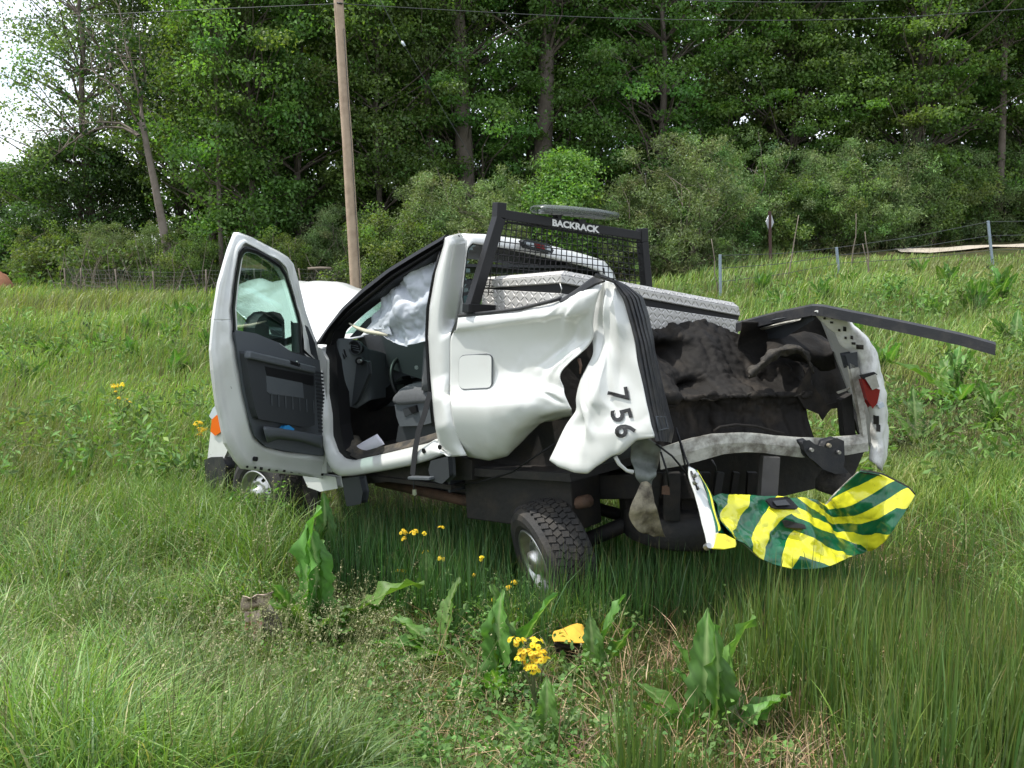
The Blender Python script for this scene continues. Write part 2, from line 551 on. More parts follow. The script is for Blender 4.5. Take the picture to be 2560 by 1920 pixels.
def chevron_mat():
    """Printed yellow and green chevrons on the tailgate skin (flat print)."""
    m, n, L, out = new_mat('chevron_sheeting')
    b = n.new('ShaderNodeBsdfPrincipled'); b.inputs['Roughness'].default_value = .28; b.inputs['Coat Weight'].default_value = .4
    uv = n.new('ShaderNodeUVMap'); uv.uv_map = 'UVMap'
    sp = n.new('ShaderNodeSeparateXYZ'); L.new(uv.outputs['UV'], sp.inputs['Vector'])

    def mth(op, a, bb=None):
        k = n.new('ShaderNodeMath'); k.operation = op
        for i, v in enumerate((a, bb)):
            if v is None: continue
            if isinstance(v, (int, float)): k.inputs[i].default_value = v
            else: L.new(v, k.inputs[i])
        return k.outputs[0]
    s = sp.outputs['X']                                   # stripe coordinate carried by the skin
    fr = mth('FRACT', s)
    st = mth('GREATER_THAN', fr, .5)
    x = n.new('ShaderNodeMixRGB'); L.new(st, x.inputs['Fac'])
    x.inputs['Color1'].default_value = (.005, .105, .042, 1); x.inputs['Color2'].default_value = (.80, .76, .035, 1)
    tcn = n.new('ShaderNodeTexCoord')
    z = n.new('ShaderNodeTexNoise'); z.inputs['Scale'].default_value = 11; z.inputs['Detail'].default_value = 8; z.inputs['Roughness'].default_value = .7
    r = n.new('ShaderNodeMapRange'); r.inputs['From Min'].default_value = .58; r.inputs['From Max'].default_value = .74; r.inputs['To Max'].default_value = .75
    y = n.new('ShaderNodeMixRGB'); y.inputs['Color2'].default_value = (.10, .09, .05, 1)
    L.new(tcn.outputs['Object'], z.inputs['Vector']); L.new(z.outputs['Fac'], r.inputs['Value']); L.new(r.outputs['Result'], y.inputs['Fac'])
    L.new(x.outputs['Color'], y.inputs['Color1']); L.new(y.outputs['Color'], b.inputs['Base Color'])
    L.new(b.outputs['BSDF'], out.inputs['Surface'])
    return m


M_chev = chevron_mat()


def soil_mat():
    m, n, L, out = new_mat('soil_and_thatch')
    b = n.new('ShaderNodeBsdfPrincipled'); b.inputs['Roughness'].default_value = 1; b.inputs['Specular IOR Level'].default_value = .1
    tcn = n.new('ShaderNodeTexCoord')
    z = n.new('ShaderNodeTexNoise'); z.inputs['Scale'].default_value = 1.6; z.inputs['Detail'].default_value = 9; z.inputs['Roughness'].default_value = .7
    cr = n.new('ShaderNodeValToRGB')
    e = cr.color_ramp.elements
    e[0].position = .32; e[0].color = (.028, .045, .012, 1)
    e[1].position = .68; e[1].color = (.105, .075, .042, 1)
    k = e.new(.5); k.color = (.05, .055, .02, 1)
    z2 = n.new('ShaderNodeTexNoise'); z2.inputs['Scale'].default_value = 30; z2.inputs['Detail'].default_value = 6
    bp = n.new('ShaderNodeBump'); bp.inputs['Strength'].default_value = .8; bp.inputs['Distance'].default_value = .05
    L.new(tcn.outputs['Object'], z.inputs['Vector']); L.new(tcn.outputs['Object'], z2.inputs['Vector'])
    L.new(z.outputs['Fac'], cr.inputs['Fac']); L.new(cr.outputs['Color'], b.inputs['Base Color'])
    L.new(z2.outputs['Fac'], bp.inputs['Height']); L.new(bp.outputs['Normal'], b.inputs['Normal'])
    L.new(b.outputs['BSDF'], out.inputs['Surface'])
    return m


M_soil = soil_mat()

# ------------------------------------------------------------------ ground and gravel road
xs = np.concatenate([np.linspace(-260, -40, 23), np.linspace(-38, -12, 27), np.linspace(-11.7, 11.7, 118), np.linspace(12, 38, 27), np.linspace(40, 260, 23)])
ys = np.concatenate([np.linspace(-30, -2, 15), np.linspace(-1.6, 14, 110), np.linspace(14.5, 45, 62), np.linspace(48, 320, 30)])
XX, YY = np.meshgrid(xs, ys)
ZZ = ground_z(XX, YY)
nx = len(xs)
gi = (np.arange(len(ys) - 1)[:, None] * nx + np.arange(nx - 1)[None, :]).ravel()
me = fast_mesh('ground', np.stack([XX, YY, ZZ], -1).reshape(-1, 3), np.stack([gi, gi + 1, gi + nx + 1, gi + nx], 1), None, M_soil, smooth=True)
kind(link(bpy.data.objects.new('ground', me)), 'structure')

rp_ = []
cl = resample([(11.0, 26.2), (14, 26.6), (20, 27.6), (30, 30), (44, 34)], 40)
for k, (x, y) in enumerate(cl):
    half = 1.3 if k > 8 else .35 + .95 * k / 8
    row = []
    for t in np.linspace(-1, 1, 7):
        yy = y + t * half
        row.append((x, yy, float(ground_z(x, yy)) + .05 + .03 * (1 - t * t)))
    rp_.append(row)
kind(grid_obj('gravel_road', np.array(rp_), M_road, None, 0, True), 'structure')
# ------------------------------------------------------------------ the wrecked pickup
AX, AY = -180 / F * 5.8, 5.8
HD = np.array([-.72, .69, 0]); HD /= np.linalg.norm(HD)       # forward
RT = np.array([HD[1], -HD[0], 0])                              # to the truck's right
S = Plane(AX, AY, HD, out=-RT)                                 # left side of cab and bed (out = towards us)
CB = Plane(AX + .05 * RT[0], AY + .05 * RT[1], RT, out=-HD)    # back of the cab
REAR = Plane(.56, 4.86, (.95, .31), out=(.31, -.95))           # rear end of the bed, twisted in the crash
RACK = Plane(-.29, 5.55, (.8, .6), out=(.6, -.8))
DOOR_H = np.array([-1.46, 6.78])
DOOR = Plane(DOOR_H[0], DOOR_H[1], (-.34, -.94), out=(.94, -.34))

truck = thing('pickup_truck', 'wrecked white pickup truck sitting nose down in the grassy ditch, driver door open', 'truck', (.1, 6.2, .15))


def on(pl, pts, off=0.0):
    return np.array([pl(p[0], p[1], (p[2] if len(p) > 2 else 0) + off) for p in pts])


def inward(P, d, axis=RT):
    return np.asarray(P) + axis * d


def crease(G, segs):
    """Sharp folds: each (u0, v0, u1, v1, height, half width) raises a ridge of straight flanks."""
    nv, nu = G.shape[:2]
    N = grid_normals(G)
    uu, vv = np.meshgrid(np.linspace(0, 1, nu), np.linspace(0, 1, nv))
    out = np.zeros((nv, nu))
    for u0, v0, u1, v1, h, w in segs:
        du, dv = u1 - u0, v1 - v0
        s = np.clip(((uu - u0) * du + (vv - v0) * dv) / (du * du + dv * dv), 0, 1)
        d = np.hypot(uu - u0 - s * du, vv - v0 - s * dv)
        out += h * np.clip(1 - d / w, 0, 1) * np.sin(np.pi * (s * .9 + .05))
    return G + N * out[..., None]


# ---- bed side, left: crushed and bowed
rows = [
    [(1147, 790, .00), (1225, 783, .0), (1300, 775, .0), (1381, 754, .0), (1440, 735, .02), (1466, 724, .03), (1504, 706, .0)],
    [(1145, 799, .035), (1225, 792, .035), (1300, 784, .035), (1381, 765, .04), (1440, 748, .05), (1466, 740, .05), (1500, 725, .03)],
    [(1141, 822, .04), (1225, 811, .04), (1300, 801, .04), (1381, 790, .05), (1440, 780, .06), (1488, 769, .02)],
    [(1133, 832, .015), (1225, 824, .015), (1300, 812, .01), (1381, 806, .01), (1440, 800, .02), (1483, 810, -.01)],
    [(1127, 850, .01), (1225, 850, .00), (1300, 850, -.03), (1400, 850, -.05), (1482, 848, -.02)],
    [(1126, 890, .01), (1225, 890, -.01), (1300, 890, -.05), (1400, 888, -.05), (1448, 887, .0)],
    [(1126, 932, .01), (1225, 932, -.02), (1300, 930, -.05), (1360, 930, -.05), (1404, 931, .01)],
    [(1125, 980, .02), (1225, 974, .0), (1300, 968, -.02), (1370, 962, -.02), (1408, 965, .01)],
    [(1126, 993, .075), (1225, 988, .07), (1300, 983, .06), (1365, 978, .04), (1411, 985, .02)],
    [(1128, 1020, .105), (1225, 1020, .105), (1300, 1015, .09), (1360, 1010, .05), (1419, 1006, .02)],
    [(1136, 1066, .085), (1225, 1070, .085), (1290, 1060, .06), (1345, 1038, .03), (1427, 1026, .01)],
    [(1152, 1110, .03), (1225, 1118, .03), (1272, 1105, .01), (1320, 1070, -.02), (1360, 1048, -.05), (1430, 1035, -.05)],
    [(1168, 1139, -.05), (1195, 1144, -.05), (1222, 1148, -.05), (1268, 1138, -.06), (1297, 1112, -.08), (1349, 1060, -.09), (1361, 1051, -.09), (1431, 1038, -.09)],
    [(1172, 1141, -.14), (1222, 1150, -.14), (1268, 1140, -.14), (1300, 1110, -.16), (1352, 1057, -.16), (1431, 1036, -.14)],
]
G = grid_loft([on(S, r) for r in rows], 72, 78)
mask = np.clip(np.linspace(-.6, 1.5, 72), 0, 1)[None, :] * np.ones((78, 1))
G = crumple(G, .020, 2.4, 3, mask=mask)
G = crumple(G, .013, 2.3, 6, ridged=True, mask=mask ** 2)
G = crumple(G, .005, 8, 5, ridged=True, mask=mask)
G = crease(G, [(.98, .16, .72, .42, .022, .035), (.90, .06, .80, .30, -.018, .03), (.99, .30, .86, .52, -.02, .03), (.97, .70, .80, .60, .016, .03), (.75, .05, .68, .16, -.010, .025)])
bedside = grid_obj('bed_side', G, M_white, truck, .004)
# fuel door, its rim and finger pull, set into the panel
cx_, cy_, hw, hh = 1192, 929, 40, 41


def bed_pt(px, py, lift):
    """Point of the bed panel seen at a photo pixel."""
    o = np.array([0, 0, EYE]); d = ray(px, py)
    D = G.reshape(-1, 3) - o
    t = D @ d / np.dot(d, d)
    e = np.linalg.norm(D - t[:, None] * d, axis=1)
    k = np.argsort(e)[:4]; w = 1 / (e[k] + 1e-4)
    return o + d * (np.sum(t[k] * w) / w.sum()) + S.n * lift


def rrect(cx, cy, hw, hh, r, n=5, sk=0):
    P = []
    for (sx, sy, a0) in ((1, -1, -90), (1, 1, 0), (-1, 1, 90), (-1, -1, 180)):
        for k in range(n + 1):
            a = math.radians(a0 + 90 * k / n)
            x = cx + sx * (hw - r) + r * math.cos(a); y = cy + sy * (hh - r) + r * math.sin(a)
            P.append((x, y - sk * (x - cx)))
    return P


fdp = np.array([bed_pt(x, y, .012) for x, y in rrect(cx_, cy_, hw, hh, 14, sk=.05)])
fc_ = fdp.mean(0); fn_ = np.linalg.svd(fdp - fc_)[2][2]
fdp = fdp - np.outer((fdp - fc_) @ fn_, fn_)
fd = plate('fuel_door', fdp, M_white, truck, .016, bevel=.003)
rim = [bed_pt(x, y, .007) for x, y in rrect(cx_, cy_, hw + 1.6, hh + 1.6, 15, sk=.05)]
tube('fuel_door_gap', rim + [rim[0]], .0036, M_grey, fd, 5)
plate('finger_pull', [bed_pt(x, y, .016) for x, y in rrect(1226, 926, 4.5, 8, 4)], M_grey, fd, .004)

# ---- folded rear corner with the fleet number
qrows = [
    [(1504, 706, .0), (1515, 703, .04), (1526, 703, .06), (1538, 711, .05)],
    [(1496, 735, -.02), (1515, 733, .06), (1540, 733, .09), (1552, 733, .07)],
    [(1488, 769, -.03), (1506, 775, .03), (1535, 765, .12), (1564, 756, .09)],
    [(1483, 810, -.04), (1506, 815, .0), (1540, 805, .13), (1575, 800, .10)],
    [(1482, 845, -.02), (1508, 850, .02), (1545, 845, .11), (1585, 845, .11)],
    [(1480, 886, .0), (1512, 892, .09), (1550, 890, .10), (1593, 900, .12)],
    [(1457, 935, .0), (1500, 945, .12), (1550, 940, .10), (1604, 950, .13)],
    [(1442, 990, .0), (1482, 1000, .13), (1545, 995, .12), (1614, 995, .14)],
    [(1439, 1026, .01), (1472, 1024, .11), (1545, 1030, .13), (1622, 1030, .15)],
    [(1416, 1063, .02), (1462, 1058, .05), (1470, 1064, .10), (1550, 1060, .15), (1629, 1062, .16)],
    [(1393, 1106, .03), (1452, 1108, .08), (1458, 1112, .10), (1550, 1085, .17), (1636, 1084, .16)],
    [(1375, 1148, .04), (1399, 1163, .06), (1436, 1176, .09), (1468, 1180, .10), (1494, 1164, .12), (1535, 1138, .14), (1566, 1120, .15), (1590, 1099, .15), (1636, 1092, .15)],
    [(1380, 1145, -.02), (1405, 1158, -.02), (1440, 1168, .0), (1468, 1168, .02), (1494, 1156, .03), (1535, 1130, .05), (1566, 1112, .06), (1590, 1096, .06), (1634, 1088, .06)],
]
CORNER = Plane(.27, 5.08, (.86, -.50), out=(-.50, -.86))
Q = grid_loft([on(CORNER, r) for r in qrows], 64, 90)
Q = crumple(Q, .007, 3.0, 11)
Q = crumple(Q, .007, 3.4, 12, ridged=True)
Q = crease(Q, [(.30, .02, .16, .44, .03, .09), (.62, .04, .36, .36, -.028, .08), (.40, .36, .66, .66, .016, .07), (.12, .62, .44, .82, -.018, .05), (.66, .95, .80, .84, -.014, .05)])
corner = grid_obj('folded_rear_corner', Q, M_white, truck, .004)


def surf_uv(G, u, v, lift):
    nv, nu = G.shape[:2]
    x = min(max(u, 0), 1) * (nu - 1); y = min(max(v, 0), 1) * (nv - 1)
    i = min(int(y), nv - 2); j = min(int(x), nu - 2); fx = x - j; fy = y - i
    p = (G[i, j] * (1 - fx) + G[i, j + 1] * fx) * (1 - fy) + (G[i + 1, j] * (1 - fx) + G[i + 1, j + 1] * fx) * fy
    n = np.cross(G[i, j + 1] - G[i, j], G[i + 1, j] - G[i, j]); n /= np.linalg.norm(n)
    if np.dot(n, p - np.array([0, 0, EYE])) > 0: n = -n
    return p + n * lift


def text_mesh(body, size=1.0, bold=0.0, sx=1.0):
    cu = bpy.data.curves.new('txt', 'FONT'); cu.body = body; cu.size = size; cu.offset = bold
    cu.align_x = 'CENTER'; cu.align_y = 'CENTER'; cu.resolution_u = 3
    o = bpy.data.objects.new('txt', cu); COL.objects.link(o)
    dg = bpy.context.evaluated_depsgraph_get()
    me = bpy.data.meshes.new_from_object(o.evaluated_get(dg))
    bm = bmesh.new(); bm.from_mesh(me)
    bmesh.ops.triangulate(bm, faces=bm.faces)
    for _ in range(2):
        bmesh.ops.subdivide_edges(bm, edges=[e for e in bm.edges if e.calc_length() > .09 * size], cuts=1)
        bmesh.ops.triangulate(bm, faces=bm.faces)
    V = np.array([v.co[:] for v in bm.verts]); FC = [[v.index for v in f.verts] for f in bm.faces]
    bm.free(); bpy.data.objects.remove(o); bpy.data.curves.remove(cu); bpy.data.meshes.remove(me)
    V[:, 0] *= sx
    return V, FC


def panel_pt(Gr, px, py, lift):
    o = np.array([0, 0, EYE]); d = ray(px, py)
    D = Gr.reshape(-1, 3) - o
    t = D @ d / np.dot(d, d)
    e = np.linalg.norm(D - t[:, None] * d, axis=1)
    k = np.argsort(e)[:4]; w = 1 / (e[k] + 1e-4)
    p = o + d * (np.sum(t[k] * w) / w.sum())
    return p - d / np.linalg.norm(d) * lift


for ch, (tx, ty), rot in (('7', (1545, 988), 80), ('5', (1553, 1037), 76), ('6', (1563, 1076), 76)):
    V, FC = text_mesh(ch, 1.0, .018)
    V[:, :2] -= (V[:, :2].max(0) + V[:, :2].min(0)) / 2
    a = math.radians(rot); hgt = 72
    out = []
    for v in V:
        x = v[0] * hgt * 1.0; y = -v[1] * hgt                      # y down, in photo pixels
        X = x * math.cos(a) - y * math.sin(a); Y = x * math.sin(a) + y * math.cos(a)
        out.append(panel_pt(Q, tx + X, ty + Y, .012))
    mesh_obj('fleet_number', out, FC, M_num, corner)['label'] = 'black figure ' + ch + ' on the folded white corner'

# hole in the crushed bed: dark wheel-house metal behind it, torn flap
plate('wheel_house', on(CORNER, [(1395, 860), (1490, 830), (1500, 900), (1460, 1050), (1390, 1050)], -.22), M_under, truck, .02)
tube('torn_flap', [CORNER(1447, 898, -.02), CORNER(1452, 915, .0), CORNER(1450, 935, .01)], [.012, .009, .004], M_rust, truck, 5)

# ---- black bed rail cap: thin along the top, folded up in a peak, then running down the corner
tube('rail_trim', on(S, [(1147, 789), (1225, 781), (1300, 772), (1381, 752), (1402, 745)], .02), .012, M_plast, truck, 6)
fold = np.array([on(S, [(1399, 752), (1440, 725), (1486, 690), (1512, 700)], .02), on(S, [(1402, 757), (1445, 738), (1490, 712), (1512, 703)], .03)])
grid_obj('folded_rail_cap', grid_loft(list(fold), 24, 6, False), M_plast, truck, .012)
cl = [(1486, 690), (1511, 699), (1535, 706), (1560, 745), (1578, 812), (1590, 860), (1603, 940), (1616, 1010), (1632, 1080), (1640, 1103)]
cr_ = [(1492, 688), (1530, 700), (1568, 716), (1606, 742), (1621, 790), (1634, 850), (1652, 935), (1669, 1010), (1684, 1076), (1676, 1106)]
L_ = resample(on(CORNER, cl, .13), 60); R_ = resample(on(REAR, cr_, .02), 60)
nuk = 23
cap = np.zeros((60, nuk, 3))
for j in range(nuk):
    t = j / (nuk - 1)
    ridge = (.008 if (j % 4) in (1, 2) else -.004) if 2 < j < nuk - 3 else -.012 * (1 if j in (0, nuk - 1) else .2)
    nrm = np.array([-.1, -.95, .25])
    cap[:, j] = L_ * (1 - t) + R_ * t + nrm * (ridge + .035 * math.sin(math.pi * t))
cap = crumple(cap, .008, 5, 4)
railcap = grid_obj('bed_rail_cap', cap, M_plast, truck, .006, False)
# stake pocket opening at its lower end
plate('stake_pocket', [panel_pt(cap, x, y, .014) for x, y in ((1641, 1043), (1661, 1043), (1668, 1070), (1646, 1074))], M_dgrey, railcap, .006)
pth = [panel_pt(cap, x, y, .016) for x, y in ((1640, 1042), (1662, 1042), (1670, 1071), (1646, 1076), (1640, 1042))]
tube('pocket_rim', pth, .004, M_grey, railcap, 5)

# ---- cab: side pillar and rear corner
Fe = [(1114, 596), (1108, 619), (1089, 682), (1074, 769), (1071, 839), (1077, 943), (1082, 999), (1089, 1068), (1098, 1115), (1126, 1142)]
Me = [(1124, 590), (1132, 608), (1118, 680), (1104, 769), (1096, 836), (1100, 943), (1104, 996), (1112, 1065), (1128, 1112), (1150, 1140)]
low = lambda y: .085 * float(smooth01((y - 985) / 14)) * (1 - .8 * float(smooth01((y - 1060) / 80)))
Fp = np.array([S(x, y, -.02 + low(y)) for x, y in Fe]); Mp = np.array([S(x, y, .03 + low(y)) for x, y in Me]); Fi = inward(on(S, Fe), .12)
Ge = [(1150, 583), (1168, 603), (1158, 680), (1150, 745), (1140, 800), (1127, 832), (1126, 943), (1126, 985), (1126, 996), (1129, 1022), (1137, 1066), (1153, 1110), (1168, 1139)]
Gp = np.array([CB(*g) if k < 5 else S(*g, .0 + low(g[1])) for k, g in enumerate(Ge)])
cols_ = [resample(c, 90) for c in (Fi, Fp, Mp, Gp)]
Gd = spline(np.array(cols_), 16).transpose(1, 0, 2)
cabside = grid_obj('cab_corner', Gd, M_white, truck, .006)

# ---- cab back: white frame round the rear window
Oo = [(1134, 832), (1140, 745), (1148, 680), (1152, 610), (1162, 585), (1219, 587), (1312, 601), (1381, 616), (1465, 638), (1511, 653), (1534, 682), (1546, 720), (1556, 780), (1560, 832)]
Ii = [(1163, 805), (1155, 745), (1161, 680), (1168, 622), (1180, 607), (1239, 616), (1312, 630), (1378, 645), (1465, 665), (1500, 678), (1514, 705), (1522, 740), (1528, 780), (1530, 832)]
Op = resample(on(CB, Oo, -.06), 90); Ip = resample(on(CB, Ii, .0), 90)
back = spline(np.array([inward(Op, -.0) + HD * .05, Op, (Op + Ip) / 2 + np.array([0, 0, .004]) - HD * .012, Ip, Ip + HD * .03]), 12)
cabback = grid_obj('cab_back', back, M_white, truck, .005)
Rr = [Ip + HD * .012, Ip * 1.0 + (np.mean(Ip, 0) - Ip) * .03 + HD * .02]
grid_obj('window_seal', grid_loft(Rr, 90, 3, False), M_black, cabback, .012)
# broken glass left in the frame, blue-green at its edges
shards = []
rnd = random.Random(5)
for k in range(4, 66):
    if rnd.random() < .25: continue
    a = Ip[k] + HD * .02; b = Ip[k + 1] + HD * .02; c = np.mean(Ip, 0)
    t1 = rnd.uniform(.03, .10); t2 = rnd.uniform(.03, .10)
    shards.append((np.array([a, b, b + (c - b) * t2, a + (c - a) * t1]), [(0, 1, 2, 3)]))
V, FC = join_arrays(shards)
M_shard = paint('broken_glass_edge', (.10, .17, .17), .15, coat=.6)
kind(mesh_obj('glass_shard', V, FC, M_shard, cabback), 'stuff')
# third brake light
bl = [(1309, 603), (1318, 600), (1372, 612), (1383, 626), (1380, 632), (1316, 617)]
br = plate('brake_light', on(CB, bl, .045), M_dgrey, truck, .04, bevel=.006)
plate('red_lens', on(CB, [(1337, 608), (1361, 613.5), (1362, 624), (1338, 618)], .052), M_red, br, .008)
plate('clear_lens', on(CB, [(1313, 604), (1335, 608), (1336, 618), (1315, 613)], .052), M_lens, br, .008)
plate('clear_lens', on(CB, [(1364, 614), (1376, 617), (1378, 627), (1364, 624)], .052), M_lens, br, .008)

# ---- roof
Rl = on(S, [(1124, 592), (1080, 603), (1044, 624), (1000, 652), (972, 668)], -.05)
Rl = inward(Rl, .02)
dep = resample(np.stack([Op[k] for k in range(26, 80)]), 24)         # rear roof edge left to right
fw = [0, .14, .26, .36]
Rg = []
for k, d in enumerate(fw):
    r = dep + HD * d
    r[:, 2] += (-.016 * k * k)
    Rg.append(r)
grid_obj('roof', grid_loft(Rg, 24, 16), M_white, truck, .006)

# ---- A-pillar and roof rail with rubber seals (black all along the opening)
po = on(S, [(791, 860), (822, 815), (856, 771), (908, 722), (972, 673), (1044, 629), (1114, 589)], .0)
pi = on(S, [(828, 862), (838, 826), (885, 783), (943, 738), (986, 701), (1044, 664), (1102, 626)], -.01)
po, pi = resample(po, 40), resample(pi, 40)
pl = np.array([inward(po, .12), po, po * .75 + pi * .25 - RT * .012, po * .62 + pi * .38 + RT * .02, po * .35 + pi * .65 - RT * .01, pi * .8 + po * .2 + RT * .015, pi, inward(pi, .10)])
apil = grid_obj('door_opening_seal', pl, M_black, truck, .01, False)
# rubber line and black B-pillar edge
tube('pillar_seal', on(S, [(1102, 628), (1084, 690), (1069, 772), (1066, 840), (1071, 943), (1077, 1010), (1083, 1066)], -.015), .011, M_black, truck, 6)
# hinge pillar, lower front of the opening
hp = on(S, [(818, 850), (832, 838), (842, 900), (846, 1000), (850, 1062), (862, 1126), (884, 1152), (860, 1158), (838, 1140), (822, 1090), (814, 1000), (812, 900)], -.03)
plate('hinge_pillar', hp, M_black, truck, .10)
# sill, painted
so = on(S, [(801, 925, -.03), (804, 980, -.02), (806, 1040), (811, 1110), (820, 1152), (832, 1178), (850, 1190), (882, 1189), (960, 1176), (1027, 1163), (1073, 1149), (1117, 1133), (1128, 1140)], .02)
si = on(S, [(815, 925, -.03), (819, 980, -.02), (823, 1040), (824, 1090), (838, 1131), (855, 1149), (879, 1154), (950, 1139), (1030, 1120), (1070, 1110), (1088, 1100), (1110, 1120), (1126, 1136)], .0)
so, si = resample(so, 60), resample(si, 60)
mid = so * .5 + si * .5 - RT * .035
sg = np.array([inward(so, .10) + np.array([0, 0, .02]), so, mid, si, inward(si, .05)])
sill = grid_obj('sill', spline(sg, 14), M_white, truck, .006)
for px, py in ((1060, 1127), (1100, 1118)):
    c = S(px, py, .05); V, FC = tube_arrays([c, c - RT * .006], [.017, .017], 12)
    mesh_obj('drain_plug', V, FC, M_black, sill)
# muddy rubber step inside the opening
st = [resample(inward(on(S, [(842, 1110), (860, 1140), (884, 1150), (950, 1135), (1030, 1116), (1085, 1098)]), d) + np.array([0, 0, z]), 40) for d, z in ((.04, .0), (.09, .02), (.12, .05), (.20, .03))]
M_mud = paint('muddy_rubber', (.035, .032, .028), .8, dirt=(.16, .13, .09), dirt_amt=.9, scale=9, bump=.4, bscale=40)
grid_obj('door_step', spline(np.array(st), 10), M_mud, truck, .01)

# ---- cab interior
cab_c = on(S, [(1100, 900)])[0]


def cabpt(f, r, z):
    """Cab coordinates: forward of the back panel, right of the left side, height above the ditch."""
    b = np.array([AX, AY, 0])
    return b + HD * f + RT * r + np.array([0, 0, z])


def cab_plate(name, pts, m, parent=truck, thick=.02, bevel=0):
    return plate(name, [cabpt(*p) for p in pts], m, parent, thick, bevel=bevel)


cab_plate('cab_floor', [(.0, .08, .86), (1.75, .08, .70), (1.75, 1.75, .70), (.0, 1.75, .86)], M_under, thick=.03)
cab_plate('firewall', [(1.72, .06, .60), (1.72, 1.75, .60), (1.62, 1.75, 1.60), (1.62, .06, 1.60)], M_under)
cab_plate('cab_back_wall', [(.03, .10, .80), (.03, 1.75, .80), (.03, 1.75, 1.62), (.03, .10, 1.62)], M_dgrey)
cab_plate('right_cab_side', [(-.02, 1.86, .75), (1.75, 1.86, .65), (1.70, 1.84, 1.55), (-.02, 1.84, 1.60)], M_dgrey, thick=.05)
cab_plate('window_blackout', [(-.0, 1.83, 1.60), (1.66, 1.83, 1.55), (1.25, 1.74, 2.08), (.85, 1.70, 2.24), (.0, 1.68, 2.28)], M_black, thick=.02)  # opaque black sheet instead of glass, standing for the shade inside the cab
plate('dark_cab_filler', on(Plane(AX + RT[0] * .5, AY + RT[1] * .5, HD, out=-RT), [(890, 852), (902, 840), (928, 834), (960, 830), (1000, 800), (1090, 770), (1090, 960), (1000, 930), (915, 900), (905, 866)]), M_dgrey, truck, .25)  # added dark plate, closes the view through and stands for interior shade
cab_plate('headliner', [(.05, .25, 2.30), (.7, .28, 2.24), (.7, 1.6, 2.24), (.05, 1.62, 2.28)], M_dgrey, thick=.02)
# windshield, tinted, between the pillars
wa = on(S, [(836, 836), (885, 786), (943, 742), (986, 706)], -.03)
ws = np.array([inward(wa, .10), inward(wa, .8) + HD * .10, inward(wa, 1.60)])
wsh = grid_obj('windshield', grid_loft(list(ws), 10, 10), M_glass, truck, .006)
# inside trim of the A-pillar, leaving the slit through which the hood shows
plate('pillar_trim', inward(on(S, [(845, 846), (888, 800), (905, 790), (950, 748), (1000, 706), (1050, 668), (1096, 640), (1060, 676), (1000, 716), (960, 752), (938, 790), (905, 802), (868, 842)]), .10), M_dgrey, truck, .02)
# dashboard
d0 = [(843, 846), (865, 846), (892, 852), (905, 862), (915, 872), (950, 880), (1000, 900), (1070, 930)]
d1 = [(843, 930), (862, 925), (886, 930), (905, 936), (918, 930), (950, 935), (1000, 950), (1070, 960)]
d2 = [(843, 1012), (858, 1012), (876, 1016), (890, 1020), (925, 1000), (950, 995), (1000, 985), (1070, 980)]
ins = [.06, .10, .16, .22, .30, .45, .7, 1.1]


def dash_row(r, push):
    return np.array([S(x, y, 0) * 0 + Plane(AX + RT[0] * i, AY + RT[1] * i, HD, out=-RT)(x, y) + HD * 0 for (x, y), i in zip(r, ins)])


dg_ = grid_loft([dash_row(d0, 0), dash_row(d1, 0), dash_row(d2, 0)], 40, 20)
dash = grid_obj('dashboard', dg_, M_grey, truck, .03)
DS = Plane(AX + RT[0] * .14, AY + RT[1] * .14, HD, out=-RT)
DS2 = Plane(AX + RT[0] * .22, AY + RT[1] * .22, (-.5, .86), out=(-.86, -.5))


def ell(pl, cx, cy, rx, ry, n=18, off=0, rot=0):
    P = []
    for k in range(n):
        a = 2 * math.pi * k / n; c, s_ = math.cos(rot), math.sin(rot)
        x, y = rx * math.cos(a), ry * math.sin(a)
        P.append(pl(cx + x * c - y * s_, cy + x * s_ + y * c, off))
    return P


vt = plate('air_vent', ell(DS, 888, 869, 14, 17, off=.02, rot=-.4), M_black, dash, .03)
e = ell(DS, 888, 869, 15, 18, off=.025, rot=-.4)
tube('vent_ring', e + [e[0]], .007, M_dgrey, vt, 6)
for k in range(3):
    tube('vent_louvre', [DS(878 + 3 * k, 862 + 6 * k, .03), DS(895 + 2 * k, 862 + 6 * k + 4, .03)], .003, M_grey, vt, 4)
for k in range(4):
    beam('vent_slot', DS(846 + k * 4.5, 884 - k * 3.5, .06), DS(852 + k * 4.5, 905 - k * 4, .06), .008, .006, RT, M_black, dash, 0)
sw = plate('light_switch', ell(DS, 897, 903, 9, 10, off=.03), M_black, dash, .02)
plate('switch_knob', ell(DS, 897, 903, 4.5, 5, off=.045), M_steel, sw, .015)
plate('knee_panel', [DS(*p, -.02) for p in ((893, 896), (918, 905), (921, 935), (893, 1000), (880, 1014), (866, 1012), (882, 960))], M_dgrey, dash, .03, bevel=.004)
plate('lower_dash_panel', [DS2(*p) for p in ((918, 925), (938, 900), (960, 905), (962, 945), (990, 970), (1000, 1012), (940, 1017), (890, 1016))], M_grey, truck, .03, bevel=.006)
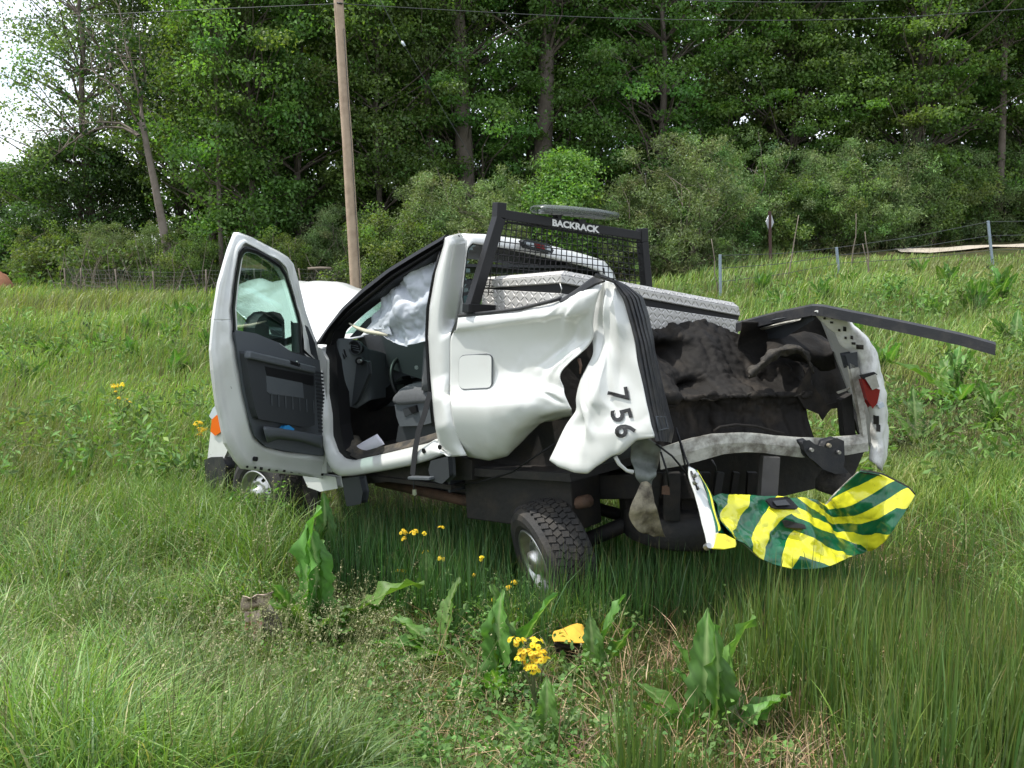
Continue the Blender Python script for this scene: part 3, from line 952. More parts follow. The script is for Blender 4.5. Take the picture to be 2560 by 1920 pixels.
# steering wheel, mostly dark behind the curtain
sc_ = cabpt(1.0, .55, 1.42)
ax1 = RT * .8 + HD * .2; ax1 /= np.linalg.norm(ax1); ax2 = np.array([0, 0, .9]) + HD * .4; ax2 /= np.linalg.norm(ax2)
ring = [sc_ + .19 * (math.cos(a) * ax1 + math.sin(a) * ax2) for a in np.linspace(0, 2 * math.pi, 33)]
swl = tube('steering_wheel', ring, .016, M_black, truck, 8)
beam('spoke', sc_ - ax1 * .19, sc_ + ax1 * .19, .03, .02, ax2, M_black, swl)
beam('steering_column', sc_, sc_ + HD * .45 - np.array([0, 0, .25]), .09, .09, RT, M_black, swl)
plate('pedal', ell(Plane(AX + RT[0] * .5, AY + RT[1] * .5, HD, out=-RT), 1041, 919, 5, 5.5), M_signb, truck, .01)
# seat
SE = Plane(AX + RT[0] * .12, AY + RT[1] * .12, HD, out=-RT)
cush = [on(SE, r) for r in ([(992, 985), (996, 972), (1008, 966), (1040, 966), (1085, 974)], [(990, 1000), (1000, 1004), (1020, 1003), (1050, 1000), (1090, 998)], [(992, 1008), (1000, 1008), (1020, 1008), (1050, 1004), (1090, 1000)])]
cu = np.array([inward(resample(cush[0], 20), .5), inward(resample(cush[0], 20), .06), resample(cush[1], 20) - RT * .02, resample(cush[2], 20) + RT * .03])
seat = grid_obj('seat', spline(cu, 16), M_seat, truck, .02)
sp_ = plate('seat_side_cover', on(SE, [(988, 1013), (1000, 1008), (1070, 999), (1090, 1000), (1090, 1052), (1052, 1062), (1000, 1064), (992, 1040)], .01), M_grey, seat, .03, bevel=.006)
plate('side_recess', on(SE, [(1006, 1022), (1040, 1012), (1046, 1028), (1012, 1042)], .016), M_dgrey, sp_, .006)
plate('seat_lever', on(SE, [(1020, 1020), (1038, 1014), (1042, 1030), (1030, 1034)], .03), M_black, sp_, .02)
plate('seat_base', on(SE, [(996, 1064), (1090, 1050), (1090, 1090), (1040, 1112), (990, 1104)], -.02), M_dgrey, seat, .2)
bk = np.array([on(SE, [(1062, 975), (1068, 860), (1074, 760), (1085, 700)], .0), on(SE, [(1095, 975), (1100, 860), (1105, 760), (1112, 690)], -.02)])
grid_obj('seat_back', grid_loft([inward(resample(bk[0], 14), .45), resample(bk[0], 14), resample(bk[1], 14)], 14, 10), M_seat, seat, .03)
# belt hanging out over the sill, with its tongue
bpth = on(S, [(1076, 980), (1070, 1000), (1060, 1040), (1047, 1074), (1037, 1130), (1031, 1190), (1036, 1191)], .055)
bw = .05
side = HD * .9 + np.array([0, 0, .1])
bg_ = np.array([resample(bpth - HD * bw / 2, 20), resample(bpth + HD * bw / 2, 20)])
belt = grid_obj('seat_belt', bg_, M_belt, truck, .003, False)
plate('belt_tongue', on(S, [(1031, 1224), (1040, 1224), (1041, 1236), (1036, 1240), (1031, 1236)], .06), M_steel, belt, .004)
tube('belt_cord', on(S, [(1033, 1188), (1034, 1205), (1035, 1225)], .057), .004, M_belt, belt, 5)
# deployed side curtain
AB = Plane(AX + RT[0] * .07, AY + RT[1] * .07, HD, out=-RT)
top = [(914, 822), (925, 797), (946, 764), (950, 745), (972, 712), (1024, 692), (1056, 664), (1090, 648)]
m1 = [(914, 824), (940, 806), (960, 788), (980, 762), (1005, 745), (1035, 725), (1062, 704), (1084, 690)]
m2 = [(920, 828), (950, 822), (972, 812), (990, 800), (1012, 790), (1040, 778), (1060, 770), (1077, 760)]
m3 = [(930, 830), (958, 834), (978, 838), (992, 836), (1014, 832), (1036, 826), (1056, 822), (1073, 816)]
bot = [(940, 832), (960, 837), (989, 858), (1003, 864), (1015, 867), (1035, 860), (1059, 853), (1072, 850)]
AG = grid_loft([on(AB, r, o) for r, o in ((top, 0), (m1, .02), (m2, .05), (m3, .02), (bot, .03))], 60, 60)
AG = crumple(AG, .05, 3.6, 21, ridged=True)
AG = crumple(AG, .016, 10, 22, ridged=True)
bag = grid_obj('side_airbag', AG, M_airbag, truck, .004)
tube('airbag_tether', [AB(873, 808, .04), AB(893, 820, .05), AB(918, 829, .06), AB(945, 833, .06), AB(968, 838, .05)], [.006, .012, .016, .014, .008], M_strap, bag, 6)
VV = grid_loft([on(AB, [(914, 824), (935, 800), (955, 790)], .02), on(AB, [(914, 829), (945, 822), (972, 815)], .03), on(AB, [(930, 831), (955, 834), (980, 838)], .03)], 12, 10)
grid_obj('tether_cloth', VV, M_airbag, bag, .004)

# ---- hood, buckled upward
HP = [Plane(AX + RT[0] * i, AY + RT[1] * i, HD, out=-RT) for i in (.03, .35, .8, 1.3)]
h0 = [HP[0](*p) for p in [(587, 768), (606, 795), (639, 842), (700, 862), (760, 866), (797, 872)]]
h1 = [HP[1](*p) for p in [(586, 742), (612, 745), (650, 768), (705, 790), (765, 800), (830, 836), (880, 846)]]
h2 = [HP[2](*p) for p in [(589, 715), (619, 700), (651, 693), (680, 706), (711, 699), (742, 703), (784, 706), (856, 714), (905, 742), (960, 830)]]
h3 = [HP[3](*p) for p in [(610, 735), (640, 720), (690, 722), (742, 722), (800, 724), (868, 724), (940, 740), (1010, 800)]]
hg = grid_loft([np.array(h) for h in (h0, h1, h2, h3)], 44, 30)
hg = crumple(hg, .03, 3, 31)
grid_obj('hood', hg, M_white, truck, .008)
# fender, mostly hidden behind the open door
fp = [(640, 850), (800, 872), (815, 900), (815, 1180), (742, 1182), (722, 1130), (690, 1100), (650, 1085), (600, 1090), (573, 1112), (556, 1150), (520, 1148), (527, 1088), (538, 1030), (560, 960), (600, 890)]
fen = plate('front_fender', on(S, fp), M_white, truck, .05, bevel=.01)
plate('corner_lens', on(S, [(527, 1078), (530, 1050), (552, 1030), (552, 1078), (538, 1088)], .02), M_amber, fen, .03, bevel=.006)
plate('headlight', on(S, [(524, 1040), (532, 1022), (545, 1010), (556, 1000), (556, 1028), (530, 1047)], .015), M_lens, fen, .04, bevel=.006)
plate('rocker_end', on(S, [(755, 1182), (838, 1196), (842, 1218), (800, 1226), (770, 1215)], -.02), M_white, truck, .05, bevel=.01)
plate('wheel_arch_trim', on(S, [(512, 1153), (528, 1147), (556, 1146), (562, 1168), (556, 1220), (548, 1256), (532, 1264), (520, 1225)], .03), M_plast, truck, .12, bevel=.015)
plate('splash_liner', on(S, [(520, 1160), (560, 1140), (600, 1120), (680, 1120), (740, 1180), (790, 1210), (790, 1290), (760, 1310), (540, 1290)], -.55), M_under, truck, .05)
plate('mud_flap', on(S, [(755, 1200), (795, 1215), (790, 1330), (762, 1350)], -.10), M_under, truck, .03)

# ---- open driver door
DO = [(590, 580), (622, 592), (654, 609), (690, 627), (714, 642), (728, 660), (740, 702), (758, 777), (778, 835), (787, 855), (795, 900), (808, 960), (818, 1030), (821, 1074), (815, 1131), (805, 1155), (822, 1190), (838, 1211), (822, 1198), (730, 1186), (642, 1177), (607, 1172), (590, 1152), (564, 1108), (552, 1045), (544, 1015), (532, 925), (529, 876), (535, 800), (549, 708), (573, 624)]
DW = [(619, 624), (640, 630), (670, 646), (700, 667), (714, 690), (726, 725), (738, 766), (749, 806), (753, 887), (726, 881), (694, 858), (668, 848), (630, 836), (587, 829), (584, 771), (591, 702), (601, 641), (609, 628)]


def close(P): return list(P) + [P[0]]


od = resample(on(DOOR, close(DO)), 160)
ow = resample(on(DOOR, close(DW)), 160)


def ring_from(c_px, closed_pts, n):
    """Resample a closed outline by angle about a centre so that two outlines can be lofted."""
    P = resample(np.array(close(closed_pts), float), 900)
    a = np.arctan2(P[:, 1] - c_px[1], P[:, 0] - c_px[0])
    out = []
    for t in np.linspace(-np.pi, np.pi, n):
        k = np.argmin(np.abs(np.angle(np.exp(1j * (a - t)))))
        out.append(P[k])
    out[-1] = out[0]
    return np.array(out)


# pressed steel shell: one plate with the window cut out
def plate_hole(name, outer, inner, m, parent, thick, nrm):
    bm = bmesh.new()
    def lp(P): return [bm.verts.new(tuple(p)) for p in P]
    a, b = lp(outer), lp(inner)
    ed = []
    for L in (a, b):
        for i in range(len(L)): ed.append(bm.edges.new((L[i], L[(i + 1) % len(L)])))
    bmesh.ops.triangle_fill(bm, use_beauty=True, use_dissolve=False, edges=ed)
    me = bpy.data.meshes.new(name); bm.normal_update(); bm.to_mesh(me); bm.free()
    me.materials.append(m)
    o = bpy.data.objects.new(name, me); link(o, parent)
    s = o.modifiers.new('thick', 'SOLIDIFY'); s.thickness = thick; s.offset = 0
    b_ = o.modifiers.new('bevel', 'BEVEL'); b_.width = .008; b_.segments = 2; b_.limit_method = 'ANGLE'
    return o


N_ = DOOR.n
door = plate_hole('driver_door', [DOOR(x, y, -.02) for x, y in DO], [DOOR(x, y, -.02) for x, y in DW], M_white, truck, .05, N_)
# raised inner flange of the window frame and the shut face
fr = np.array(on(DOOR, close(DO), .006)); fr2 = None
cxy = (655, 800)
ro = ring_from(cxy, DO, 200)
DO2 = [(612, 606), (650, 626), (690, 645), (716, 668), (727, 700), (745, 775), (757, 820), (760, 890), (800, 905), (808, 1000), (813, 1100), (806, 1140), (700, 1128), (652, 1112), (628, 1080), (612, 1000), (600, 930), (583, 850), (577, 780), (585, 690), (594, 630)]
ri = ring_from(cxy, DO2, 200)
fl = np.array([[DOOR(*(ro[k] * (1 - t) + ri[k] * t), h) for k in range(200)] for t, h in ((.0, .004), (.25, .012), (.5, .014), (.75, .045), (1, .05))])
fl = crumple(fl, .012, 5, 41)
grid_obj('inner_flange', fl, M_white, door, .004)
wf = ring_from(cxy, DW, 200)
seal = np.array([[DOOR(*(wf[k] + (wf[k] - np.array(cxy)) * t), h) for k in range(200)] for t, h in ((.045, .045), (.02, .06), (-.02, .05), (-.035, .02))])
grid_obj('glass_channel', seal, M_black, door, .006, False)
gl = plate('door_glass', [DOOR(x, y, .0) for x, y in DW], M_glass, door, .004)
# trim panel with armrest, recess, pocket, speaker slots
TP = [(590, 830), (640, 838), (668, 850), (694, 860), (726, 884), (755, 892), (797, 904), (806, 1000), (814, 1100), (808, 1136), (795, 1134), (730, 1126), (668, 1114), (642, 1091), (626, 1045), (612, 970), (600, 902)]
trim = plate('door_trim_panel', [DOOR(x, y, .075) for x, y in TP], M_grey, door, .05, bevel=.012)
arm = plate('armrest', [DOOR(x, y, .125) for x, y in ((617, 882), (640, 884), (720, 904), (782, 918), (785, 938), (785, 1060), (770, 1066), (648, 1044), (640, 1020), (628, 960))], M_dgrey, trim, .05, bevel=.01)
beam('grab_ledge', DOOR(617, 886, .135), DOOR(783, 925, .135), .05, .05, (0, 0, 1), M_grey, trim, .012)
plate('armrest_recess', [DOOR(x, y, .127) for x, y in ((662, 916), (784, 940), (784, 965), (668, 940))], M_black, arm, .002)
plate('pull_cup', [DOOR(x, y, .129) for x, y in ((666, 940), (756, 958), (760, 995), (676, 984), (668, 978))], M_grey, arm, .004, bevel=.002)
for k in range(7):
    x = 679 + k * 17.5
    beam('slot', DOOR(x, 982 + k * 3.2, .132), DOOR(x + 1, 1014 + k * 3.2, .132), .006, .004, -DOOR.run, M_grey, arm, 0)
beam('door_handle', DOOR(722, 906, .15), DOOR(748, 914, .15), .03, .02, (0, 0, 1), M_black, trim)
beam('chrome_pull', DOOR(742, 903, .155), DOOR(750, 922, .155), .008, .01, DOOR.run, M_steel, trim, .002)
for k in range(17):
    y = 930 + k * 9.2
    beam('speaker_slat', DOOR(788 + k * .6, y, .08), DOOR(807 + k * .55, y + 4, .08), .014, .008, (0, 0, 1), M_dgrey, trim, 0)
pk = np.array([[DOOR(x, y, h) for x, y in row] for row, h in (
    ([(659, 1066), (700, 1072), (750, 1080), (806, 1090)], .10), ([(659, 1068), (700, 1073), (750, 1081), (806, 1091)], .15),
    ([(664, 1090), (702, 1090), (750, 1098), (806, 1110)], .15), ([(668, 1106), (694, 1096), (750, 1102), (806, 1120)], .10))])
grid_obj('map_pocket', grid_loft(list(pk), 24, 12, False), M_grey, trim, .01)
# black sail at the mirror, mirror housing with its glass and signal
plate('mirror_sail', [DOOR(x, y, .03) for x, y in ((749, 806), (769, 820), (786, 858), (795, 900), (760, 892), (752, 887))], M_dgrey, door, .07, bevel=.008)
OUT = Plane(DOOR_H[0] - .22 * N_[0], DOOR_H[1] - .22 * N_[1], (-.34, -.94), out=(.94, -.34))
mp_ = [(641, 842), (642, 820), (650, 800), (664, 788), (682, 785), (700, 790), (707, 802), (709, 850), (708, 868), (690, 876), (650, 866)]
mir = plate('side_mirror', [OUT(x, y) for x, y in mp_], M_black, door, .10, bevel=.02)
plate('mirror_glass', [OUT(x, y, .012) for x, y in ((672, 792), (690, 792), (704, 806), (706, 845), (674, 860))], paint('mirror_silver', (.6, .66, .66), .05, metal=1), mir, .006)
beam('mirror_arm', OUT(708, 858, -.05), DOOR(752, 842, -.03), .05, .05, (0, 0, 1), M_black, mir, .01)
plate('turn_signal', [OUT(x, y, .02) for x, y in ((648, 838), (656, 840), (658, 848), (648, 846))], M_amber, mir, .006)
# black plugs and latch on the shut face
for px, py, r in ((571, 890, 5), (606, 990, 6), (635, 1147, 6), (577, 953, 2.2), (587, 951, 2.2), (589, 980, 2.6), (617, 1167, 3), (637, 1169, 3)):
    c = DOOR(px, py, .02); V, FC = tube_arrays([c, c + DOOR.n * (.022 if r > 4 else .008)], [r / F * 6.1] * 2, 12)
    mesh_obj('rubber_plug', V, FC, M_black, door)
plate('door_latch', [DOOR(x, y, .022) for x, y in ((577, 966), (590, 964), (592, 958), (602, 960), (602, 968), (590, 970), (579, 972))], M_black, door, .006)
for k in range(9):
    x = 650 + k * 19
    beam('drain_slot', DOOR(x, 1171 + k * 1.8, .012), DOOR(x + 6, 1172 + k * 1.8, .012), .02, .006, (0, 0, 1), M_under, door, 0)

# ---- wheels
def wheel(cpx, Y, axis, R, Wd, parent, tread=True, spin=0.0):
    c = at(cpx[0], cpx[1], Y)
    ax = np.array(axis, float); ax /= np.linalg.norm(ax)
    u = np.cross(ax, [0, 0, 1.0]); u /= np.linalg.norm(u); v = np.cross(u, ax)
    fr_ = lambda r, a, h: c + r * (math.cos(a + spin) * u + math.sin(a + spin) * v) + ax * h
    hub = bpy.data.objects.new('wheel', None); link(hub, parent); hub.empty_display_size = .1
    n = 72
    pr = [(.60, -.02), (.62, .012), (.70, .030), (.82, .034), (.92, .022), (.975, -.01), (.99, -.05), (.99, -Wd + .05), (.975, -Wd), (.9, -Wd - .01), (.6, -Wd + .02)]
    V = [fr_(R * r, 2 * math.pi * k / n, h) for (r, h) in pr for k in range(n)]
    FC = [(i * n + k, i * n + (k + 1) % n, (i + 1) * n + (k + 1) % n, (i + 1) * n + k) for i in range(len(pr) - 1) for k in range(n)]
    parts = [(np.array(V), FC)]
    nb = 46
    for k in range(nb):                                     # tread blocks in staggered zig-zag rows
        for j, h in enumerate(np.linspace(-.035, -Wd + .035, 5)):
            a = 2 * math.pi * (k + .5 * (j % 2)) / nb
            rad = np.array(fr_(1, a, 0)) - c; tg = np.cross(ax, rad)
            sl = .35 if j % 2 else -.35
            t1 = tg * math.cos(sl) + ax * math.sin(sl); a1 = ax * math.cos(sl) - tg * math.sin(sl)
            parts.append(box_arrays(c + rad * R * 1.0 + ax * h, (t1, a1, rad), (R * .052, (Wd / 5) * .42, R * .02)))
    V, FC = join_arrays(parts)
    mesh_obj('tyre', V, FC, M_tyre, hub)
    pr = [(.61, .012), (.585, .022), (.56, .015), (.53, -.03), (.50, -.055), (.46, -.05), (.36, -.012), (.27, -.004), (.22, -.02), (.20, .03), (.12, .045), (.0, .047)]
    V = [fr_(R * r, 2 * math.pi * k / n, h) for (r, h) in pr for k in range(n)]
    FC = []
    for i in range(len(pr) - 1):
        for k in range(n):
            if i == 5 and (k % 9) in (3, 4, 5): continue      # vent holes of the steel rim
            FC.append((i * n + k, i * n + (k + 1) % n, (i + 1) * n + (k + 1) % n, (i + 1) * n + k))
    rim = mesh_obj('rim', V, FC, M_steel, hub, True)
    s = rim.modifiers.new('thick', 'SOLIDIFY'); s.thickness = .004
    V = [fr_(R * r, 2 * math.pi * k / 32, -.11) for r in (.0001, .58) for k in range(32)]
    mesh_obj('brake_drum', V, [(k, (k + 1) % 32, 32 + (k + 1) % 32, 32 + k) for k in range(32)], M_under, hub)
    return hub, c, ax


wr, cr2, axr = wheel((1343, 1404), 5.42, (-.88, -.36, -.26), .352, .25, truck)
wf_, cf2, axf = wheel((646, 1236), 7.18, (-.60, -.80, -.02), .335, .24, truck)
tube('rear_axle', [cr2 - axr * .22, cr2 - axr * 1.0, cr2 - axr * 1.1, cr2 - axr * 1.8], [.05, .05, .13, .05], M_under, truck, 10)

# ---- underside: frame rails, crossmembers, spare, tank, exhaust
def under(name, a, b, w, d, m=M_under):
    return beam(name, cabpt(*a), cabpt(*b), w, d, (0, 0, 1), m, truck, .01)


under('frame_rail', (2.7, .45, .52), (-.2, .45, .82), .16, .08)
under('frame_rail', (-.2, .45, .82), (-1.5, .75, 1.0), .16, .08)
under('frame_rail', (2.7, 1.35, .52), (-.2, 1.35, .82), .16, .08)
under('frame_rail', (-.2, 1.35, .82), (-1.2, 1.6, 1.0), .16, .08)
under('crossmember', (-.3, .45, .82), (-.3, 1.35, .82), .12, .10)
under('fuel_tank', (.0, .35, .78), (-.9, .4, .86), .34, .30)
under('transmission', (1.9, .9, .62), (.2, .9, .72), .34, .32)
tube('drive_shaft', [cabpt(.3, .9, .68), cabpt(-.9, 1.0, .6)], .045, M_under, truck, 8)
tube('exhaust_pipe', [cabpt(1.2, .4, .62), cabpt(.2, .38, .66), cabpt(-.6, .34, .76), cabpt(-1.0, .3, .9)], .04, M_rust, truck, 8)
plate('bed_underside', [cabpt(-.05, .12, .98), cabpt(-1.0, .12, 1.10), cabpt(-1.1, 1.7, 1.14), cabpt(-.05, 1.7, .98)], M_under, truck, .05)
plate('rocker_underside', on(S, [(835, 1188), (884, 1192), (1030, 1164), (1120, 1136), (1180, 1150), (1180, 1200), (1020, 1200), (860, 1215)], -.10), M_under, truck, .30)
plate('inner_fender', on(S, [(1170, 1110), (1300, 1080), (1380, 1040), (1450, 1030), (1470, 1150), (1420, 1210), (1300, 1200), (1190, 1185)], -.30), M_under, truck, .05)
tube('brake_cable', on(S, [(1120, 1214), (1200, 1206), (1280, 1180), (1340, 1140), (1385, 1110)], -.12), .006, M_black, truck, 5)
for q in ([(859, 1200), (896, 1196), (904, 1230), (900, 1256), (868, 1262), (862, 1230)], [(1079, 1156), (1117, 1146), (1120, 1190), (1104, 1205), (1080, 1198), (1074, 1176)]):
    P = on(S, q, .05)
    b = plate('running_board_bracket', P, M_dgrey, truck, .06, bevel=.012)
beam('bracket_lip', S(1026, 1194, .07), S(1080, 1196, .07), .02, .05, (0, 0, 1), M_grey, truck)
# spare wheel hanging under the bed
sp0 = REAR(1700, 1300, -.55)
V, FC = tube_arrays([sp0 + np.array([0, 0, -.11]), sp0 + np.array([0, 0, -.08]), sp0 + np.array([0, 0, .08]), sp0 + np.array([0, 0, .11])], [.30, .36, .36, .30], 28)
mesh_obj('spare_tyre', V, FC, M_tyre, truck, True)
# hanging torn metal behind the rear corner
g0 = on(REAR, [(1582, 1100), (1612, 1098), (1652, 1110)], .02); g1 = on(REAR, [(1578, 1150), (1618, 1150), (1646, 1160)], -.05); g2 = on(REAR, [(1588, 1190), (1620, 1200), (1640, 1185)], .0); g3 = on(REAR, [(1602, 1215), (1622, 1230), (1632, 1215)], -.04)
M_gal = paint('grey_inner_panel', (.20, .22, .20), .45, dirt=(.05, .05, .04), dirt_amt=.7, scale=10)
grid_obj('torn_inner_panel', crumple(grid_loft([g0, g1, g2, g3], 24, 30), .03, 7, 51), M_gal, truck, .005)
g = [on(REAR, r, o) for r, o in (([(1602, 1206), (1614, 1204), (1626, 1212)], .0), ([(1579, 1262), (1600, 1256), (1640, 1262)], .05), ([(1575, 1296), (1600, 1290), (1650, 1298)], .03), ([(1596, 1326), (1620, 1318), (1655, 1320)], .0), ([(1634, 1338), (1645, 1334), (1660, 1332)], -.05))]
grid_obj('heat_shield', crumple(grid_loft(g, 16, 30), .03, 8, 52), M_beige, truck, .006)
tube('white_wiring_strip', on(REAR, [(1538, 1142), (1548, 1160), (1566, 1176), (1582, 1180)], .05), [.012, .012, .01, .014], M_white, truck, 6)
plate('reflector', on(REAR, [(1657, 1216), (1673, 1214), (1675, 1238), (1656, 1236)], .03), M_rust, truck, .01)
for q in ([(1690, 1070), (1700, 1105), (1712, 1160), (1720, 1195)], [(1640, 1110), (1680, 1140), (1705, 1170), (1728, 1200)], [(1652, 1130), (1668, 1180), (1672, 1216)], [(1780, 1150), (1788, 1165), (1790, 1178)]):
    tube('loose_wire', on(REAR, q, .06), .006, M_black, truck, 5)
c0 = REAR(1700, 1290, -.15)
for k in range(7):
    a = on(REAR, [(1640 + 40 * k, 1180), (1625 + 42 * k + 14 * math.sin(k), 1300)], -.35 + .1 * math.sin(k * 2))
    beam('crushed_strut', a[0], a[1], .07 + .03 * math.sin(k), .05, (1, 0, 0), M_under, truck)
plate('crushed_floor_support', on(REAR, [(1640, 1120), (2160, 1130), (2130, 1200), (1960, 1240), (1800, 1250), (1650, 1270)], -.55), M_under, truck, .04)
plate('mud_shade_plate', on(REAR, [(1556, 1195), (1640, 1210), (1830, 1240), (1800, 1330), (1790, 1385), (1650, 1370), (1570, 1310)], -.62), M_under, truck, .10)  # added dark plate standing for mud and shade below the rear
beam('hitch_post', REAR(1925, 1140, .0), REAR(1918, 1245, .02), .10, .08, (1, 0, 0), paint('dull_grey_steel', (.07, .065, .06), .6, dirt=(.03, .025, .02), dirt_amt=.6), truck)

# ---- bed: black crumpled floor and liner
t0 = [(1567, 815), (1612, 815), (1640, 812), (1690, 806), (1756, 800), (1803, 814), (1875, 833), (1924, 859), (2005, 872)]
t1 = [(1575, 850), (1620, 850), (1680, 850), (1740, 850), (1800, 858), (1870, 868), (1930, 885), (2020, 895)]
t2 = [(1587, 900), (1632, 900), (1690, 905), (1750, 905), (1810, 905), (1880, 915), (1950, 905), (2030, 915)]
t3 = [(1597, 945), (1642, 945), (1700, 955), (1760, 955), (1820, 950), (1900, 950), (1970, 955), (2030, 960)]
t4 = [(1610, 992), (1655, 992), (1720, 995), (1780, 990), (1850, 988), (1920, 985), (2028, 984)]
t5 = [(1615, 1002), (1660, 1002), (1720, 1006), (1780, 1004), (1850, 998), (1920, 996), (2020, 996)]
t6 = [(1627, 1045), (1672, 1045), (1730, 1050), (1800, 1045), (1870, 1045), (1940, 1040), (2012, 1040)]
t7 = [(1635, 1150), (1680, 1150), (1730, 1140), (1800, 1125), (1870, 1118), (1950, 1122), (2042, 1130)]
offs = (-.75, -.62, -.50, -.36, -.16, -.20, -.22, -.10)
LG = grid_loft([on(REAR, r, o) for r, o in zip((t0, t1, t2, t3, t4, t5, t6, t7), offs)], 110, 100)
FOLD = [(REAR.run, 4.2), (REAR.n, 1.0), (np.array([0, 0, 1.0]), 1.3)]
LG = crumple(LG, .055, FOLD, 61)
LG = crumple(LG, .026, [(REAR.run, 9.0), (REAR.n, 2.0), (np.array([0, 0, 1.0]), 2.6)], 62, ridged=True)
LG = crumple(LG, .012, 14, 66, ridged=True)
for i in range(100):                                            # two deep dents and the floor's pressed ribs
    for j in range(110):
        u_, v_ = j / 109, i / 99
        dent = .22 * math.exp(-(((u_ - .20) / .09) ** 2 + ((v_ - .22) / .07) ** 2)) + .20 * math.exp(-(((u_ - .30) / .07) ** 2 + ((v_ - .46) / .06) ** 2)) + .10 * math.exp(-(((u_ - .75) / .12) ** 2 + ((v_ - .42) / .08) ** 2))
        LG[i, j] -= REAR.n * dent
        LG[i, j] += REAR.n * .004 * math.sin(u_ * 2 * math.pi * 9)
bed = grid_obj('bed_floor', LG, M_liner, truck, .012)
r0 = [(1872, 930), (1900, 908), (1930, 884), (1950, 872), (1990, 864), (2008, 872), (2024, 900), (2030, 918)]
rg = np.array([on(REAR, [(x, y - 3) for x, y in r0], -.24), on(REAR, r0, -.17), on(REAR, [(x, y + 9) for x, y in r0], -.155), on(REAR, [(x + 2, y + 18) for x, y in r0], -.21)])
grid_obj('torn_liner_edge', crumple(crumple(grid_loft(list(rg), 80, 22), .018, 7, 63, ridged=True), .012, 22, 67), M_liner_edge, bed, .008)
tube('torn_seam', [p + REAR.n * .004 for p in LG[56, 2:108:3]], .006, M_liner_edge, bed, 5)
# right wheel-house hump and inner bed wall
RW = Plane(2.15, 5.45, (-.45, .9), out=(-.9, -.45))
wall_r = [[(1850, 800), (1900, 805), (1960, 790), (2035, 778), (2060, 815), (2100, 868), (2135, 910)], [(1850, 880), (1900, 890), (1960, 880), (2040, 880), (2080, 890), (2110, 920), (2145, 950)], [(1860, 960), (1920, 960), (1990, 960), (2060, 970), (2100, 980), (2125, 1000), (2160, 1020)], [(1900, 1010), (1960, 1010), (2030, 1012), (2080, 1010), (2110, 1015), (2135, 1050), (2165, 1090)]]
grid_obj('right_bed_wall', crumple(grid_loft([on(REAR, r, o) for r, o in zip(wall_r, (-.55, -.60, -.55, -.5))], 50, 40), .06, 3, 64), M_liner, truck, .012)
hump = [[(1918, 862), (1960, 845), (2010, 833), (2055, 838), (2080, 850)], [(1925, 880), (1970, 880), (2020, 885), (2060, 890), (2085, 880)], [(2000, 905), (2030, 915), (2050, 930), (2075, 930), (2090, 920)]]
grid_obj('wheel_hump', crumple(grid_loft([on(REAR, r, o) for r, o in zip(hump, (-.50, -.30, -.35))], 30, 24), .03, 5, 65), M_liner, truck, .012)
plate('bed_wall_brace', on(REAR, [(2104, 1000), (2130, 985), (2140, 1090), (2112, 1092)], -.12), M_under, truck, .05)
plate('torn_tab', on(REAR, [(2092, 980), (2124, 969), (2126, 973), (2096, 985)], -.05), M_wdirty, truck, .006)
# torn side of the liner hanging at right, with a jagged lower edge
jag = [(2028, 915), (2028, 960), (2050, 985), (2069, 1012), (2092, 1005), (2100, 1020), (2078, 1022), (2068, 1034), (2058, 1050), (2050, 1036), (2035, 1030), (2012, 1020), (1990, 985)]
plate('torn_liner_flap', on(REAR, jag, -.16), M_liner, truck, .015)

# ---- rear crossmember, dented, dirty white
b0 = [(1649, 1119), (1690, 1108), (1730, 1097), (1779, 1086), (1860, 1082), (1947, 1091), (2005, 1095), (2121, 1091), (2168, 1085)]
b1 = [(1650, 1148), (1690, 1140), (1735, 1126), (1790, 1110), (1860, 1106), (1935, 1112), (2005, 1118), (2118, 1113), (2170, 1107)]
b2 = [(1652, 1174), (1700, 1164), (1772, 1144), (1808, 1134), (1865, 1130), (1918, 1131), (2005, 1142), (2115, 1135), (2172, 1128)]
bo = (.0, .04, .01)
BG = grid_loft([on(REAR, b0, -.08), on(REAR, b0, .0), on(REAR, b1, .012), on(REAR, b2, .0), on(REAR, b2, -.08)], 90, 25, False)
BG = crumple(BG, .008, 4, 71)
cross = grid_obj('rear_crossmember', BG, M_wdirty, truck, .006, False)
tube('bumper_pad', on(REAR, [(1785, 1078), (1800, 1068), (1840, 1062), (1890, 1066), (1940, 1080), (1960, 1084)], -.03), .009, M_liner, truck, 6)
brk = plate('hitch_bracket', on(REAR, [(2012, 1107), (2022, 1105), (2036, 1116), (2062, 1122), (2068, 1108), (2092, 1100), (2106, 1106), (2108, 1150), (2104, 1168), (2112, 1178), (2090, 1180), (2062, 1170), (2040, 1150), (2026, 1140), (2016, 1126)], .07), M_plast, truck, .06, bevel=.012)
for px, py, m in ((2026, 1124, M_steel), (2070, 1113, M_beige), (2094, 1130, M_steel)):
    c = REAR(px, py, .075); V, FC = tube_arrays([c, c + REAR.n * .02], [.013, .011], 10)
    mesh_obj('bolt', V, FC, m, brk)
tube('hanging_wheel_mount', on(REAR, [(2080, 1170), (2090, 1200), (2080, 1235)], -.05), [.06, .12, .10], M_liner_edge, truck, 10)

